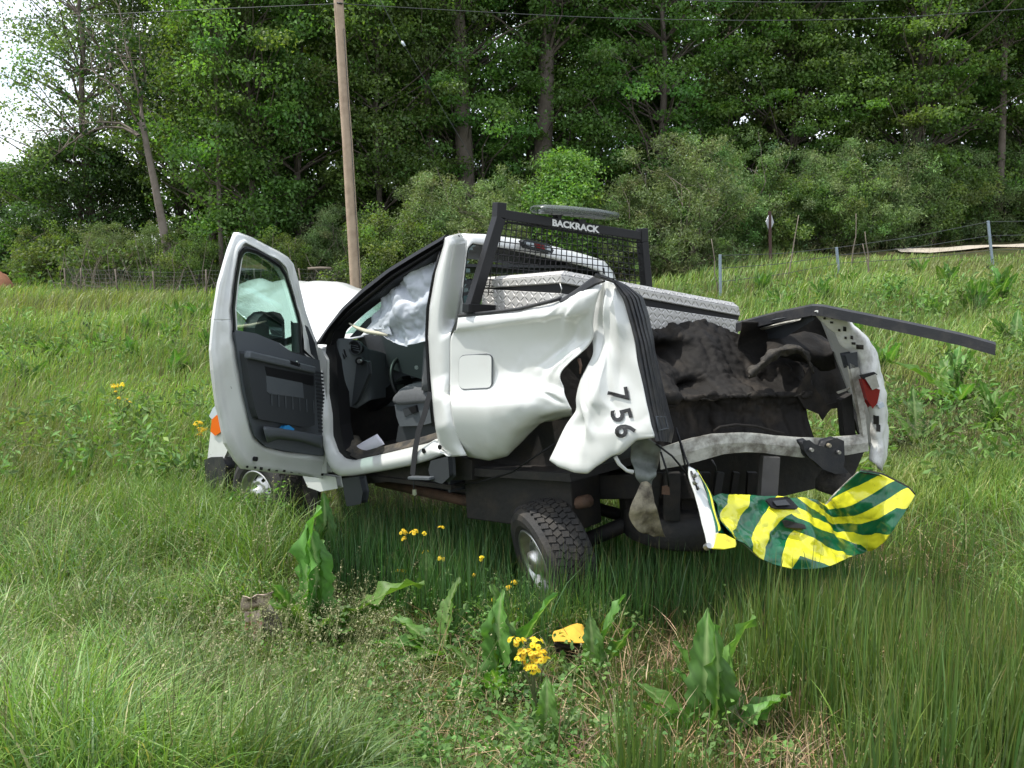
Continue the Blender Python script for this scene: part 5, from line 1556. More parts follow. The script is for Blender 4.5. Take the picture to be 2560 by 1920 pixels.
TREES = 'woodland trees along the far edge of the field'
for a in [
    ('poplar', 255, 33, 'tall airy tree nearest the open sky, just left of the bare leaning tree', .95),
    ('poplar', 385, 36, 'airy tree with grey branches showing, second from the left edge', 1.05),
    ('dense', 30, 35, 'low rounded dark green tree at the bottom of the far left sky gap', .70),
    ('dense', 215, 33, 'dark dense tree behind the grey-green shrub on the left', .85),
    ('poplar', 470, 35, 'loose light green tree rising right of the bare leaning tree', 1.05),
    ('young', 545, 30, 'slender leafy tree with its trunk showing left of the open truck door', 1.1),
    ('young', 655, 28, 'leafy tree standing straight above the open truck door', 1.1),
    ('young', 760, 29, 'dark green tree rising just left of the utility pole', 1.12),
    ('maple', 620, 37, 'tall broad tree behind the slender ones above the truck door', 1.05),
    ('maple', 820, 36, 'tall broad tree behind the utility pole', 1.1),
    ('young', 960, 29, 'leafy tree standing just right of the utility pole', 1.05),
    ('maple', 1010, 34, 'dense maple between the utility pole and the tall bare trunks', 1.0),
    ('maple', 1160, 31, 'dense maple whose low boughs hang over the cab roof', .92),
    ('maple', 1330, 32, 'layered maple above the black headache rack', .95),
    ('maple', 1490, 34, 'dark maple above the light bar, right of the thick trunk', 1.05),
    ('maple', 1640, 31, 'layered dark maple left of the diamond sign', .95),
    ('maple', 1810, 33, 'tall dark maple above the diamond road sign', 1.05),
    ('maple', 1960, 31, 'spreading maple right of the diamond road sign', .95),
    ('maple', 2110, 33, 'large bright topped maple above the blue-grey fence stakes', 1.0),
    ('maple', 2270, 31, 'light green maple left of the slender grey trunk on the right', .95),
    ('maple', 2420, 34, 'tall dark maple behind the slender grey trunk on the right', 1.05),
    ('maple', 2580, 32, 'dense maple at the right edge above the gravel road', .95),
    ('maple', 2720, 34, 'dense maple cut by the right edge of the view', 1.0),
    ('tall', 1178, 29.3, 'tall thick bare trunked tree, left of the two thick trunks at the top', 1.0, 0),
    ('tall', 1330, 30.5, 'tall tree with the thickest trunk, top centre of the wood', 1.05, 0),
    ('tall', 1085, 38, 'tall thin dark trunked tree behind the wood right of the pole', 1.0, 1),
    ('tall', 1480, 40, 'tall dark trunked tree far behind the light bar', 1.0, 1),
    ('tall', 2475, 30.5, 'slender grey trunked tree near the top right corner', .95, 1, .6),
    ('tall', 1085, 29.6, 'slim dark trunk left of the tall thick trunk in the top middle', 1.0, 1, .6),
    ('tall', 560, 27.2, 'slim bare trunk in the wood between the leaning tree and the door', .8, 1, .42),
]:
    plant_tree(a[0], a[1], a[2], a[3], 'tree', a[4], group=TREES, v=a[5] if len(a) > 5 else None, sx=a[6] if len(a) > 6 else 1.0)
SHR = 'shrubs in front of the wood'
for a in [
    ('willow', 1085, 25.5, 'grey-green willow shrub left of the cab roof', .74),
    ('willow', 1190, 25.0, 'grey-green willow shrub behind the cab roof', .78),
    ('willow', 1300, 25.6, 'willow shrub behind the left half of the headache rack', .72),
    ('willow', 1690, 25.0, 'tall pale willow shrub left of the diamond road sign', .84),
    ('willow', 1575, 25.5, 'pale willow shrub behind the right post of the headache rack', .76),
    ('willow', 1830, 26.5, 'willow shrub directly behind the diamond road sign', .70),
    ('scrub', 1915, 26.8, 'greener low bush at the foot of the diamond sign', .85),
    ('willow', 1990, 27.5, 'willow shrub right of the diamond road sign', .66),
    ('willow', 2120, 28.2, 'tall feathery willow shrub in the middle of the right hand thicket', .84),
    ('scrub', 2060, 27.4, 'dark low bush in the middle of the right hand thicket', .9),
    ('willow', 2235, 29.0, 'dull green willow shrub left of the gravel road', .70),
    ('willow', 2350, 30.5, 'low willow shrub standing behind the left end of the gravel road', .68),
    ('scrub', 2300, 29.6, 'dark bush at the left end of the gravel road', 1.0),
    ('willow', 2450, 31.0, 'willow shrub behind the gravel road and the rightmost fence stake', .78),
    ('willow', 2560, 31.4, 'willow shrub behind the road at the right edge', .82),
    ('willow', 2690, 31.5, 'willow shrub cut by the right edge', .85),
    ('willow', 285, 28.0, 'silvery shrub at the foot of the trees on the left', .52),
    ('willow', 400, 27.5, 'grey-green shrub beside the foot of the bare leaning tree', .42),
    ('willow', 845, 27.0, 'small silvery shrub against the dark wood left of the utility pole', .55),
    ('sapling', 1410, 25.0, 'bright green sapling behind the headache rack', .80),
    ('scrub', 130, 30.0, 'olive bush at the field edge on the far left', .7),
    ('scrub', 480, 26.0, 'low bush at the wood edge left of the open truck door', .6),
    ('scrub', 700, 25.5, 'low brushy bush behind the truck hood left of the pole', .6),
    ('scrub', 960, 25.0, 'low bush at the wood edge right of the utility pole', .8),
    ('scrub', 1020, 24.5, 'low bush behind the sloping windshield pillar', .8),
]:
    plant_tree(a[0], a[1], a[2], a[3], 'shrub' if a[0] != 'sapling' else 'tree', a[4], group=SHR, name='bright_sapling' if a[0] == 'sapling' else None)

# bare, half dead tree leaning to the left
rng = np.random.default_rng(99)
Yb = 26.0
bt = thing('bare_tree', 'half dead tree with bare reaching limbs leaning left at the wood edge', 'tree', ((430 - CX) / F * Yb, Yb, float(ground_z((430 - CX) / F * Yb, Yb))))


def wpt(px, py, Y): return at(px, py, Y)


parts = []
main = [wpt(*p, Yb) for p in ((436, 775), (422, 640), (402, 540), (385, 450), (368, 372), (355, 300))]
parts.append(tube_arrays(resample(main, 16), np.linspace(.15, .075, 16), 9))
limbs = [[(355, 300), (345, 230), (310, 170), (280, 120), (262, 60)], [(355, 300), (352, 240), (335, 180), (318, 110), (300, 30)], [(362, 345), (330, 290), (300, 240), (262, 205), (215, 170)], [(350, 340), (310, 322), (262, 322), (200, 352), (150, 395)], [(345, 335), (300, 305), (255, 300), (190, 318), (110, 335)], [(355, 290), (356, 230), (372, 180), (352, 130)], [(280, 170), (262, 120), (225, 70), (205, 20)]]
tips = []
for L in limbs:
    P = resample([wpt(*p, Yb + rng.uniform(-.5, .5)) for p in L], 12) + np.cumsum(rng.normal(0, .025, (12, 3)), 0)
    parts.append(tube_arrays(P, np.linspace(.040, .010, 12), 6, False))
    for k in range(3, 12):
        for _ in range(2):
            d = unit(rng.normal(size=3) + np.array([-.4, 0, .7])) * rng.uniform(.4, 1.3)
            parts.append(tube_arrays(bent_path(P[k], P[k] + d, rng, 5, .1), np.linspace(.014, .004, 5), 3, False)); tips.append(P[k] + d)
V, FC = join_arrays(parts)
mesh_obj('trunk', V, FC, M_barkp, bt, True)
vine = np.array([wpt(px, py, Yb - .1) for px, py in ((338, 180), (345, 200), (352, 225), (362, 240))])
v, t, c = leaf_arrays(np.concatenate([vine, np.array(tips)[::5]]), np.concatenate([np.full((4, 3), .28), np.full((len(tips[::5]), 3), .3)]), 30, .13, .09, rng, (.04, .09, .025))
crn = bpy.data.objects.new('leaf_tuft', fast_mesh('leaf_tuft', v, None, t, M_leaf, c)); link(crn, bt)

# the mass of the wood behind and the dark brush at its feet
rng = np.random.default_rng(5)
C = []
for _ in range(900):
    px = rng.uniform(520, 2750); Y = rng.uniform(40, 50); X = (px - CX) / F * Y
    hmax = 14 if px > 650 else 5 + 6 * (px - 520) / 130
    C.append((X, Y, float(ground_z(X, Y)) + rng.uniform(.3, hmax)))
C = np.array(C)
v, t, c = leaf_arrays(C, np.tile([[1.5, 1.5, .7]], (len(C), 1)), 70, .26, .18, rng, (.085, .155, .038))
bw = bpy.data.objects.new('woodland', fast_mesh('woodland', v, None, t, M_leaf, c)); link(bw); kind(bw, 'stuff')
tag(bw, 'deep green mass of the wood behind the front row of trees', 'woodland')
C = []
for _ in range(700):
    px = rng.uniform(60, 2700); Y = rng.uniform(26.5, 34) + (2.5 if px > 1900 else 0); X = (px - CX) / F * Y
    C.append((X, Y, float(ground_z(X, Y)) + rng.uniform(.1, 1.3)))
C = np.array(C)
v, t, c = leaf_arrays(C, np.tile([[.7, .7, .45]], (len(C), 1)), 46, .15, .09, rng, (.095, .145, .042))
ug = bpy.data.objects.new('undergrowth', fast_mesh('undergrowth', v, None, t, M_leaf, c)); link(ug); kind(ug, 'stuff')
tag(ug, 'tangled green undergrowth at the feet of the trees', 'undergrowth')
parts = []
for _ in range(260):
    px = rng.uniform(150, 1100); Y = rng.uniform(24.5, 28); X = (px - CX) / F * Y
    a = np.array([X, Y, float(ground_z(X, Y)) - .05]); d = np.array([rng.normal(0, .5), rng.normal(0, .3), rng.uniform(.3, 1.6)])
    parts.append(tube_arrays(bent_path(a, a + d, rng, 5, .12), np.linspace(rng.uniform(.012, .028), .005, 5), 4, False))
V, FC = join_arrays(parts)
br_ = mesh_obj('dead_brush', V, FC, M_stick); kind(br_, 'stuff'); tag(br_, 'grey dead brush and sticks along the wood edge', 'brush')

# ------------------------------------------------------------------ pole, lines, fences, sign
Yp = 21.0
pole = thing('utility_pole', 'tall weathered wooden utility pole leaning slightly left behind the truck hood', 'utility pole', at(891, 722, Yp))
pb, pt = at(895, 800, Yp), at(836, -220, Yp)
pp_ = resample([pb, pt], 12); pp_ += np.cumsum(RNG.normal(0, .006, (12, 3)), 0)
tube('pole_shaft', pp_, np.linspace(.132, .100, 12), M_wood, pole, 14)
tube('ground_wire', [p + np.array([.12 - .003 * k, -.10, 0]) for k, p in enumerate(pp_)][:9], .008, M_wire, pole, 4)
cb_ = at(852, 12, Yp) + np.array([0, -.13, 0])
tube('cable_clamp', [cb_ + np.array([-.06, 0, .01]), cb_ + np.array([.06, 0, -.01])], .02, M_plast, pole, 6)


def line(name, label, pts, r=.0075):
    P = [at(px, py, Y) for px, py, Y in pts]
    o = tube(name, spline(np.array(P), 40), r, M_wire, None, 4)
    return tag(o, label, 'power line', 'overhead lines')


line('power_line', 'overhead line running from the utility pole to the left edge', [(-260, 74, 21.5), (0, 51, 21.3), (420, 28, 21.1), (852, 9, 20.9)])
line('power_line', 'overhead line sagging from the utility pole across to the right edge', [(852, 9, 20.9), (1100, 24, 21.2), (1500, 44, 21.5), (1900, 51, 21.8), (2250, 43, 22), (2700, 12, 22.3)])
line('power_line', 'upper overhead line crossing the very top right of the trees', [(1500, -14, 21.4), (1750, 2, 21.6), (2050, 5, 21.8), (2300, -4, 22), (2600, -22, 22.2)])
gy = thing('guy_wire', 'thin guy wire slanting down through the trees right of the pole', 'wire', at(1150, 345, 24))
tube('cable', [at(930, -40, 23), at(1000, 96, 23.4), at(1150, 345, 24), at(1215, 460, 24.3)], .008, M_wire, gy, 4)
tube('insulator', [at(1005, 104, 23.3), at(1012, 116, 23.3)], .035, M_lens, gy, 8)

fl = thing('wire_fence', 'sagging woven wire fence on grey stakes along the wood on the left', 'fence', at(560, 730, 23.5))
prev = None
parts = []
for k, px in enumerate((170, 205, 300, 390, 520, 640, 760, 905, 1000)):
    Y = 25.0 if px < 300 else 23.8
    b = ground(px, 728); b = np.array([(px - CX) / F * Y, Y, float(ground_z((px - CX) / F * Y, Y))])
    a = b + np.array([RNG.normal(0, .08), 0, .78])
    tube('fence_stake', [b - [0, 0, .1], a], .02, M_bark, fl, 6)
    if prev is not None:
        for h in np.linspace(.15, .97, 7):
            parts.append(tube_arrays([prev[0] + (prev[1] - prev[0]) * h, (prev[0] + (prev[1] - prev[0]) * h + b + (a - b) * h) / 2 - np.array([0, 0, .04]), b + (a - b) * h], .0035, 3, False))
        for s in np.linspace(0, 1, 16):
            q0 = prev[0] * (1 - s) + b * s; q1 = prev[1] * (1 - s) + a * s
            parts.append(tube_arrays([q0, q1], .0028, 3, False))
    prev = (b, a)
V, FC = join_arrays(parts)
kind(mesh_obj('woven_wire', V, FC, M_wire, fl), 'stuff')
rl_ = tube('broken_rail', [at(770, 672, 23), at(800, 670, 23), at(828, 671, 23)], .04, M_stick, fl, 6)

fr_ = thing('stake_fence', 'low wire fence on blue-grey metal stakes crossing the bank on the right', 'fence', at(2096, 680, 22.5))
pts_f = [((1803, 708), (1800, 636), 19.5), ((2099, 676), (2091, 618), 21.0), ((2487, 642), (2470, 552), 21.5), ((2800, 620), (2790, 535), 22.0)]
prev = None; parts = []
for (b, t, Y) in pts_f:
    B = at(*b, Y); B[2] = float(ground_z(B[0], B[1])) - .05; T_ = at(*t, Y)
    beam('metal_stake', B, T_, .055, .045, (1, 0, 0), M_galv, fr_)
    if prev is not None:
        for h in (.98, .72, .45):
            p, q = prev[0] * (1 - h) + prev[1] * h, B * (1 - h) + T_ * h
            parts.append(tube_arrays(resample([p, (p + q) / 2 - np.array([0, 0, .05]), q], 8), .0065, 4, False))
    prev = (B, T_)
V, FC = join_arrays(parts)
mesh_obj('fence_wire', V, FC, M_wire, fr_)

sg_ = thing('road_sign', 'diamond road sign seen from behind on a brown steel post', 'sign', at(1926, 655, 24))
Bs = at(1927, 650, 24.0); Bs[2] = float(ground_z(Bs[0], Bs[1])) - .1
beam('sign_post', Bs, at(1924, 528, 24.0), .075, .05, (1, 0, 0), M_brown, sg_)
c = at(1925, 555, 24.06)
SV = np.array([.58, .8, 0]) 
plate('sign_panel', [c + SV * .30 * 1.0 * 0 + np.array([0, 0, .27]), c + SV * .30, c - np.array([0, 0, .27]), c - SV * .30], M_signb, sg_, .012)

for k, (b, t, lab) in enumerate([((2172, 690), (2168, 575), 'dry pale stick standing between the two right fence stakes'), ((2180, 690), (2160, 610), 'short dry stick leaning beside the pale stick on the bank'), ((1972, 640), (2010, 540), 'dry stalk leaning right beside the diamond sign'), ((1800, 640), (1778, 590), 'bent dry stalk beside the leftmost fence stake'), ((2400, 720), (2393, 645), 'thin dry stalk on the bank below the right fence'), ((2130, 600), (2145, 530), 'dark thin stalk in front of the thicket')]):
    Y = 20.0 + k * .3
    B = at(*b, Y); B[2] = float(ground_z(B[0], B[1])) - .05
    tag(tube('dead_stalk', bent_path(B, at(*t, Y), np.random.default_rng(k), 6, .05), np.linspace(.018, .008, 6), M_stick, None, 6), lab, 'stick', 'dead stalks on the bank')

db = thing('dirt_heap', 'orange-brown earth heap at the far left edge of the field', 'earth heap', (-13.9, 25, 1.6))
gx, gy_ = np.meshgrid(np.linspace(-1, 1, 24), np.linspace(-1, 1, 24))
hz_ = np.clip(1 - gx ** 2 - gy_ ** 2, 0, 1) ** .7
GG = np.stack([-15.3 + gx * 1.3, 25.5 + gy_ * 1.2, float(ground_z(-15.3, 25.5)) - .05 + hz_ * .95], -1)
grid_obj('earth', crumple(GG, .15, 2.5, 3), paint('orange_earth', (.30, .13, .07), .95, dirt=(.16, .09, .05), dirt_amt=.7, scale=5), db, 0)

# ------------------------------------------------------------------ grass and ground plants
def truck_fr(X, Y):
    dx, dy = X - AX, Y - AY
    return dx * HD[0] + dy * HD[1], dx * RT[0] + dy * RT[1]


def under_truck(X, Y, mrg=0.0):
    f, r = truck_fr(X, Y)
    a = (f > -1.5 - mrg) & (f < 3.1 + mrg) & (r > -.02 - mrg) & (r < 1.95 + mrg)
    b = (X > .15) & (X < 2.4 + mrg) & (Y > 4.9 - mrg + (X - .5) * .25) & (Y < 6.6)
    return a | b


def blades(name, X, Y, Hh, Wd, bend, cols, rng, m, segs=4, dirs=None, tipc=None, tipw=None, stiff=2.0, zoff=0.0, facecam=.5):
    n = len(X)
    Z = ground_z(X, Y) - .02 + zoff
    R = np.stack([X, Y, Z], 1)
    phi = rng.uniform(0, 6.283, n) if dirs is None else dirs
    D = np.stack([np.cos(phi), np.sin(phi), np.zeros(n)], 1)
    wa_ = rng.normal(0, .9, n)
    Sd = np.stack([np.cos(wa_), np.sin(wa_), np.zeros(n)], 1)
    ts = np.linspace(0, 1, segs + 1)
    rows, crow = [], []
    for t in ts:
        drop = bend * t ** stiff
        p = R + np.array([0, 0, 1.0]) * (Hh * (t - .42 * drop * t))[:, None] + D * (Hh * drop * .85)[:, None]
        w = Wd * (1 - t ** 2.2) * (1 if t > 0 else .8)
        cc = cols.copy()
        if tipc is not None and tipw is not None:
            k = np.clip((t - .80) / .2, 0, 1) * tipw
            cc = cc * (1 - k[:, None]) + np.array(tipc) * k[:, None]
        if t < 1:
            rows += [p - Sd * w[:, None] * .5, p + Sd * w[:, None] * .5]; crow += [cc, cc]
        else:
            rows.append(p); crow.append(cc)
    V = np.stack(rows, 1).reshape(-1, 3); Cc = np.stack(crow, 1).reshape(-1, 3)
    k = 2 * segs + 1
    b = (np.arange(n) * k)[:, None]
    Q = [np.stack([b[:, 0] + 2 * i, b[:, 0] + 2 * i + 1, b[:, 0] + 2 * i + 3, b[:, 0] + 2 * i + 2], 1) for i in range(segs - 1)]
    T = np.stack([b[:, 0] + 2 * segs - 2, b[:, 0] + 2 * segs - 1, b[:, 0] + 2 * segs], 1)
    me = fast_mesh(name, V, np.concatenate(Q) if Q else None, T, m, Cc)
    o = bpy.data.objects.new(name, me); link(o); kind(o, 'stuff')
    return o


def field(n, y0, y1, rng, pw=1.6, x0=-.66, x1=.66, px=None):
    """Ground points in front of the photographer, denser close by."""
    u = rng.random(n)
    a = 1 - pw
    Y = (y0 ** a + u * (y1 ** a - y0 ** a)) ** (1 / a)
    X = rng.uniform(x0, x1, n) * Y
    return X, Y


def nz2(X, Y, f, s=0.0):
    return .5 + .25 * (np.sin(f * X + 1.7 * np.sin(f * .7 * Y + s) + s) + np.sin(f * 1.13 * Y - 1.3 * np.sin(f * .6 * X - s) + 2 * s))


def palette(n, rng, cols, w):
    c = np.array(cols)[rng.choice(len(cols), n, p=np.array(w) / np.sum(w))]
    return np.clip(c * (1 + rng.normal(0, .16, (n, 1))) * (1 + rng.normal(0, .05, (n, 3))), .004, 1)


LUSH = [(.165, .265, .046), (.130, .230, .042), (.225, .300, .075), (.120, .215, .060), (.29, .285, .12)]
FIELD = [(.205, .285, .050), (.170, .260, .048), (.255, .300, .080), (.31, .295, .12), (.145, .235, .050)]
rng = np.random.default_rng(1)
# trampled or shaded spots round the broad plants and the litter, where the grass stays short
SHORT = [(*ground(px, py)[:2], r) for px, py, r in ((745, 1610, .42), (812, 1440, .34), (1250, 1760, .55), (1480, 1740, .35), (1780, 1915, .40), (1060, 1530, .4), (1110, 1640, .5), (2395, 1010, 1.1), (2290, 1110, .7), (650, 1600, .38), (1440, 1660, .6), (1345, 1850, .4), (930, 1460, .5), (1380, 1540, .4))]


def short(X, Y):
    f = np.ones(len(X))
    for x, y, r in SHORT:
        dy = Y - y; dy = np.where(dy < 0, dy * .62, dy)
        d = np.hypot(X - x, dy) / r
        f = np.minimum(f, .30 + .70 * smooth01((d - .75) / .8))
    return f



def zone_right(X, Y):
    """How much a spot belongs to the rush bed right of and behind the rear wheel."""
    return smooth01((X / Y - .06 + .10 * (nz2(X, Y, 2.1) - .5)) / .12) * (1 - smooth01((Y - 6.3) / 1.6)) * (1 - smooth01((X / Y - .50) / .10) * smooth01((Y - 4.2) / .8))


def zone_mid(X, Y):
    return np.exp(-((X / Y - .0) / .17) ** 4) * (Y < 5.8)


# lush arching grass, foreground left
X, Y = field(56000, 2.7, 9.5, rng, 1.75)
zr, zm = zone_right(X, Y), zone_mid(X, Y)
keep = (rng.random(len(X)) > np.maximum(zr * .93, zm * .55)) & ~under_truck(X, Y, .12)
X, Y, zm = X[keep], Y[keep], zm[keep]
n = len(X)
big = nz2(X, Y, 1.9, .6)
Hh = rng.uniform(.26, .56, n) * (.72 + .5 * big) * (1 - .62 * zm) * short(X, Y)
f, r = truck_fr(X, Y)
near = (r > -.75) & (r < 0.1) & (f > -1.0) & (f < 2.4)
Hh[near] *= .9
dirs = 6.283 * nz2(X, Y, 2.6, 1.1) + rng.normal(0, 1.4, n)
tone = (.62 + .72 * nz2(X, Y, 4.3, 2.7))[:, None]
Hh *= .66 + .62 * nz2(X, Y, 5.5, 4.0)
wide = np.where(rng.random(n) < .16, 1.7, 1.0)
o = blades('tall_grass', X, Y, Hh, rng.uniform(.0035, .0085, n) * wide, rng.uniform(.15, 1.35, n), palette(n, rng, LUSH, [4, 4, 2.5, 3, .8]) * tone, rng, M_grass, 6, dirs)
tag(o, 'lush tall arching grass in the left foreground', 'grass')
# matted low grass everywhere near
X, Y = field(62000, 2.6, 10, rng, 1.7)
zr = zone_right(X, Y)
keep = rng.random(len(X)) > zr * .82
X, Y = X[keep], Y[keep]; n = len(X)
ut = under_truck(X, Y, .05)
Hh = rng.uniform(.12, .32, n) * np.maximum(short(X, Y), .6); Hh[ut] *= .9
o = blades('low_grass', X, Y, Hh, rng.uniform(.004, .009, n), rng.uniform(.5, 1.5, n), palette(n, rng, LUSH, [3, 4, 2, 3, 1.5]), rng, M_grass, 4)
tag(o, 'low matted grass under and around the truck', 'grass')
# dark upright rushes, right foreground and below the tailgate
X, Y = field(26000, 2.7, 7.2, rng, 1.6, -.1, .66)
zr = zone_right(X, Y)
keep = (rng.random(len(X)) < zr * (.20 + .56 * nz2(X, Y, 5.0, .3) ** 1.3)) & ~under_truck(X, Y, -.05)
X, Y = X[keep], Y[keep]; n = len(X)
dead = rng.random(n)
cols = palette(n, rng, [(.110, .195, .042), (.090, .168, .044), (.155, .230, .052), (.125, .200, .062)], [4, 3, 2, 2])
o = blades('rushes', X, Y, np.where((Y > 4.2) & (rng.random(n) < .93), np.minimum(rng.uniform(.40, .76, n), .54 - .10 * (Y - 4.2)), rng.uniform(.40, .76, n)) * short(X, Y) ** .8, rng.uniform(.0055, .0125, n), np.abs(rng.normal(.06, .15, n)), cols, rng, M_grass, 4, tipc=(.30, .21, .09), tipw=(dead > .45) * rng.uniform(.3, 1, n))
tag(o, 'stiff dark green rushes with brown tips right of the rear wheel', 'rushes')
# rushes with shade put into their darker greens, in front of the sill, beside the wheel and under the rear
X = rng.uniform(-1.3, 2.3, 13000); Y = rng.uniform(4.6, 7.2, 13000)
f, r = truck_fr(X, Y)
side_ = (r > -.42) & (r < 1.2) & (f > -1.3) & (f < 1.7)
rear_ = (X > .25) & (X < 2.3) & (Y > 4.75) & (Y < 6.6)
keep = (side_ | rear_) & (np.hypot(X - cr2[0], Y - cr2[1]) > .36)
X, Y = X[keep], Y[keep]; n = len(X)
o = blades('shade_coloured_rushes', X, Y, rng.uniform(.30, .62, n), rng.uniform(.004, .0085, n), np.abs(rng.normal(.1, .15, n)), palette(n, rng, [(.060, .13, .036), (.075, .15, .045)], [1, 1]), rng, M_grass, 4, tipc=(.28, .2, .09), tipw=(rng.random(n) > .6) * .8)
tag(o, 'thin rushes coloured dark for the shade under the truck side and rear', 'rushes')
# taller grass grown up against the front wheel, the near side and the foot of the rear wheel
X = np.concatenate([rng.uniform(-3.4, -.6, 9000), rng.uniform(-.1, .6, 500)]); Y = np.concatenate([rng.uniform(5.2, 8.0, 9000), rng.uniform(4.7, 5.05, 500)])
f, r = truck_fr(X, Y)
keep = ((r > -.85) & (r < -.06) & (f > .9) & (f < 3.3)) | (Y < 5.06)
X, Y, f = X[keep], Y[keep], f[keep]; n = len(X)
o = blades('wheel_side_grass', X, Y, np.where(Y < 5.06, rng.uniform(.22, .42, n), rng.uniform(.34, .66, n)), rng.uniform(.004, .010, n), rng.uniform(.1, .9, n), palette(n, rng, LUSH, [4, 4, 2, 3, .5]), rng, M_grass, 5)
tag(o, 'taller grass grown up against the wheels on the near side', 'grass')
# dead straw
X, Y = field(11000, 2.7, 7.5, rng, 1.5, -.12, .66)
keep = rng.random(len(X)) < np.maximum(zone_right(X, Y), .22 * zone_mid(X, Y))
X, Y = X[keep], Y[keep]; n = len(X)
o = blades('dead_straw', X, Y, rng.uniform(.16, .42, n), rng.uniform(.004, .008, n), rng.uniform(.2, 2.1, n), palette(n, rng, [(.34, .24, .12), (.26, .17, .085), (.42, .33, .19), (.15, .10, .06)], [3, 3, 2, 2]), rng, M_straw, 4, stiff=1.3)
tag(o, 'dry brown straw lying among the rushes', 'straw')
# field beyond, left and middle and the bank on the right
X, Y = field(118000, 7.5, 27.5, rng, 1.25, -.80, .80)
keep = ~under_truck(X, Y, .25) & ~((X > 9) & (Y > 24.2 + .10 * (X - 9)) & (Y < 27.9 + .18 * (X - 9)))
X, Y = X[keep], Y[keep]; n = len(X)
nn = nz2(X, Y, .55, .9)
roadside = 1 - .55 * smooth01((Y - 21.5) / 2.5) * smooth01((X - 5.5) / 3)
pal = palette(n, rng, FIELD, [4, 3, 2, 1.2, 2.5])
tan = np.array([.25, .235, .085])
k = (smooth01((nn - .62) / .22) * .5)[:, None]
pal = pal * (1 - k) + tan * k
pal = pal * (.72 + .5 * nz2(X, Y, 1.1, 5.0))[:, None]
wd = np.clip(.0011 * Y, .008, .03) * rng.uniform(.6, 1.2, n)
o = blades('field_grass', X, Y, rng.uniform(.22, .52, n) * (.75 + .4 * nz2(X, Y, 1.3)) * short(X, Y) * roadside, wd, rng.uniform(.1, .9, n), pal, rng, M_grass, 3, rng.normal(.2, 1.0, n))
tag(o, 'bright green grass of the field and bank behind the truck', 'grass')
# fine seed stalks over the grass
def seed_heads(name, X, Y, Hh, rng, label, col=(.30, .26, .12)):
    n = len(X)
    Z = ground_z(X, Y)
    phi = rng.normal(.3, 1.0, n); ln = rng.uniform(.05, .45, n)
    D = np.stack([np.cos(phi) * ln, np.sin(phi) * ln, np.ones(n)], 1)
    Bs_ = np.stack([X, Y, Z], 1)
    V, T, Cc = [], [], []
    st_c = np.array([.16, .19, .06])
    o_ = 0
    ts = [0, .5, 1]
    w = .0022
    P = [Bs_ + D * (Hh * t)[:, None] + np.stack([np.cos(phi), np.sin(phi), 0 * phi - .25], 1) * (Hh * ln * t * t * .5)[:, None] for t in ts]
    for a, b in ((0, 1), (1, 2)):
        q = np.stack([P[a] - [w, 0, 0], P[a] + [w, 0, 0], P[b]], 1).reshape(-1, 3)
        V.append(q); T.append(np.arange(len(q)).reshape(-1, 3) + o_); o_ += len(q); Cc.append(np.tile(st_c, (len(q), 1)))
    m_ = 26
    for k in range(m_):
        t = .72 + .30 * k / m_
        Pk = Bs_ + D * (Hh * t)[:, None] + np.stack([np.cos(phi), np.sin(phi), 0 * phi - .25], 1) * (Hh * ln * t * t * .5)[:, None]
        sp = .055 * (1 - abs(k / m_ - .3)) 
        Pk = Pk + rng.normal(0, 1, (n, 3)) * np.array([sp, sp, sp * .35]) * (Hh[:, None] / .6) * .45
        d1 = rng.normal(0, .006, (n, 3)); d2 = rng.normal(0, .004, (n, 3))
        q = np.stack([Pk, Pk + d1, Pk + d1 * .5 + d2], 1).reshape(-1, 3)
        V.append(q); T.append(np.arange(len(q)).reshape(-1, 3) + o_); o_ += len(q)
        Cc.append(np.repeat(np.array(col) * rng.uniform(.7, 1.3, (n, 1)), 3, 0))
    o = bpy.data.objects.new(name, fast_mesh(name, np.concatenate(V), None, np.concatenate(T), M_straw, np.concatenate(Cc))); link(o); kind(o, 'stuff')
    return tag(o, label, 'grass')


X, Y = field(2600, 2.8, 8.5, rng, 1.7, -.64, .25)
keep = (rng.random(len(X)) > zone_right(X, Y)) & ~under_truck(X, Y, .2) & (rng.random(len(X)) < .25 + 1.1 * nz2(X, Y, 1.7, 2.0) ** 2) & (rng.random(len(X)) > .85 * zone_mid(X, Y))
X, Y = X[keep], Y[keep]
seed_heads('seeding_grass', X, Y, rng.uniform(.42, .72, len(X)) * short(X, Y) ** .6, rng, 'pale seed heads of the grass in the left foreground', (.33, .33, .155))
X, Y = field(5000, 8, 24, rng, 1.2, -.64, .64)
keep = ~under_truck(X, Y, .3)
X, Y = X[keep], Y[keep]
seed_heads('far_seeding_grass', X, Y, rng.uniform(.4, .75, len(X)), rng, 'hazy tan seed heads over the field behind the truck', (.30, .27, .13))
# low broadleaf weeds among the grass
X, Y = field(2200, 2.8, 7.0, rng, 1.6, -.6, .62)
keep = (rng.random(len(X)) < .2 + .35 * zone_mid(X, Y)) & (rng.random(len(X)) > .8 * zone_right(X, Y))
fx_, fy_ = ground(1435, 1640)[:2]
keep &= np.hypot(X - fx_, (Y - fy_) * .7) > .30
X, Y = X[keep], Y[keep]
C = np.stack([X, Y, ground_z(X, Y) + rng.uniform(.06, .24, len(X))], 1)
v, t, c = leaf_arrays(C, np.tile([[.10, .10, .08]], (len(C), 1)), 16, .032, .02, rng, (.105, .195, .05), up=1.0)
o = bpy.data.objects.new('clover_patch', fast_mesh('clover_patch', v, None, t, M_clover, c)); link(o); kind(o, 'stuff'); tag(o, 'small leaved weeds and clover between the grass', 'weeds')
X, Y = field(1500, 8.0, 20, rng, 1.2, -.6, .62)
keep = (nz2(X, Y, .8, 3) > .5) & ~under_truck(X, Y, .3)
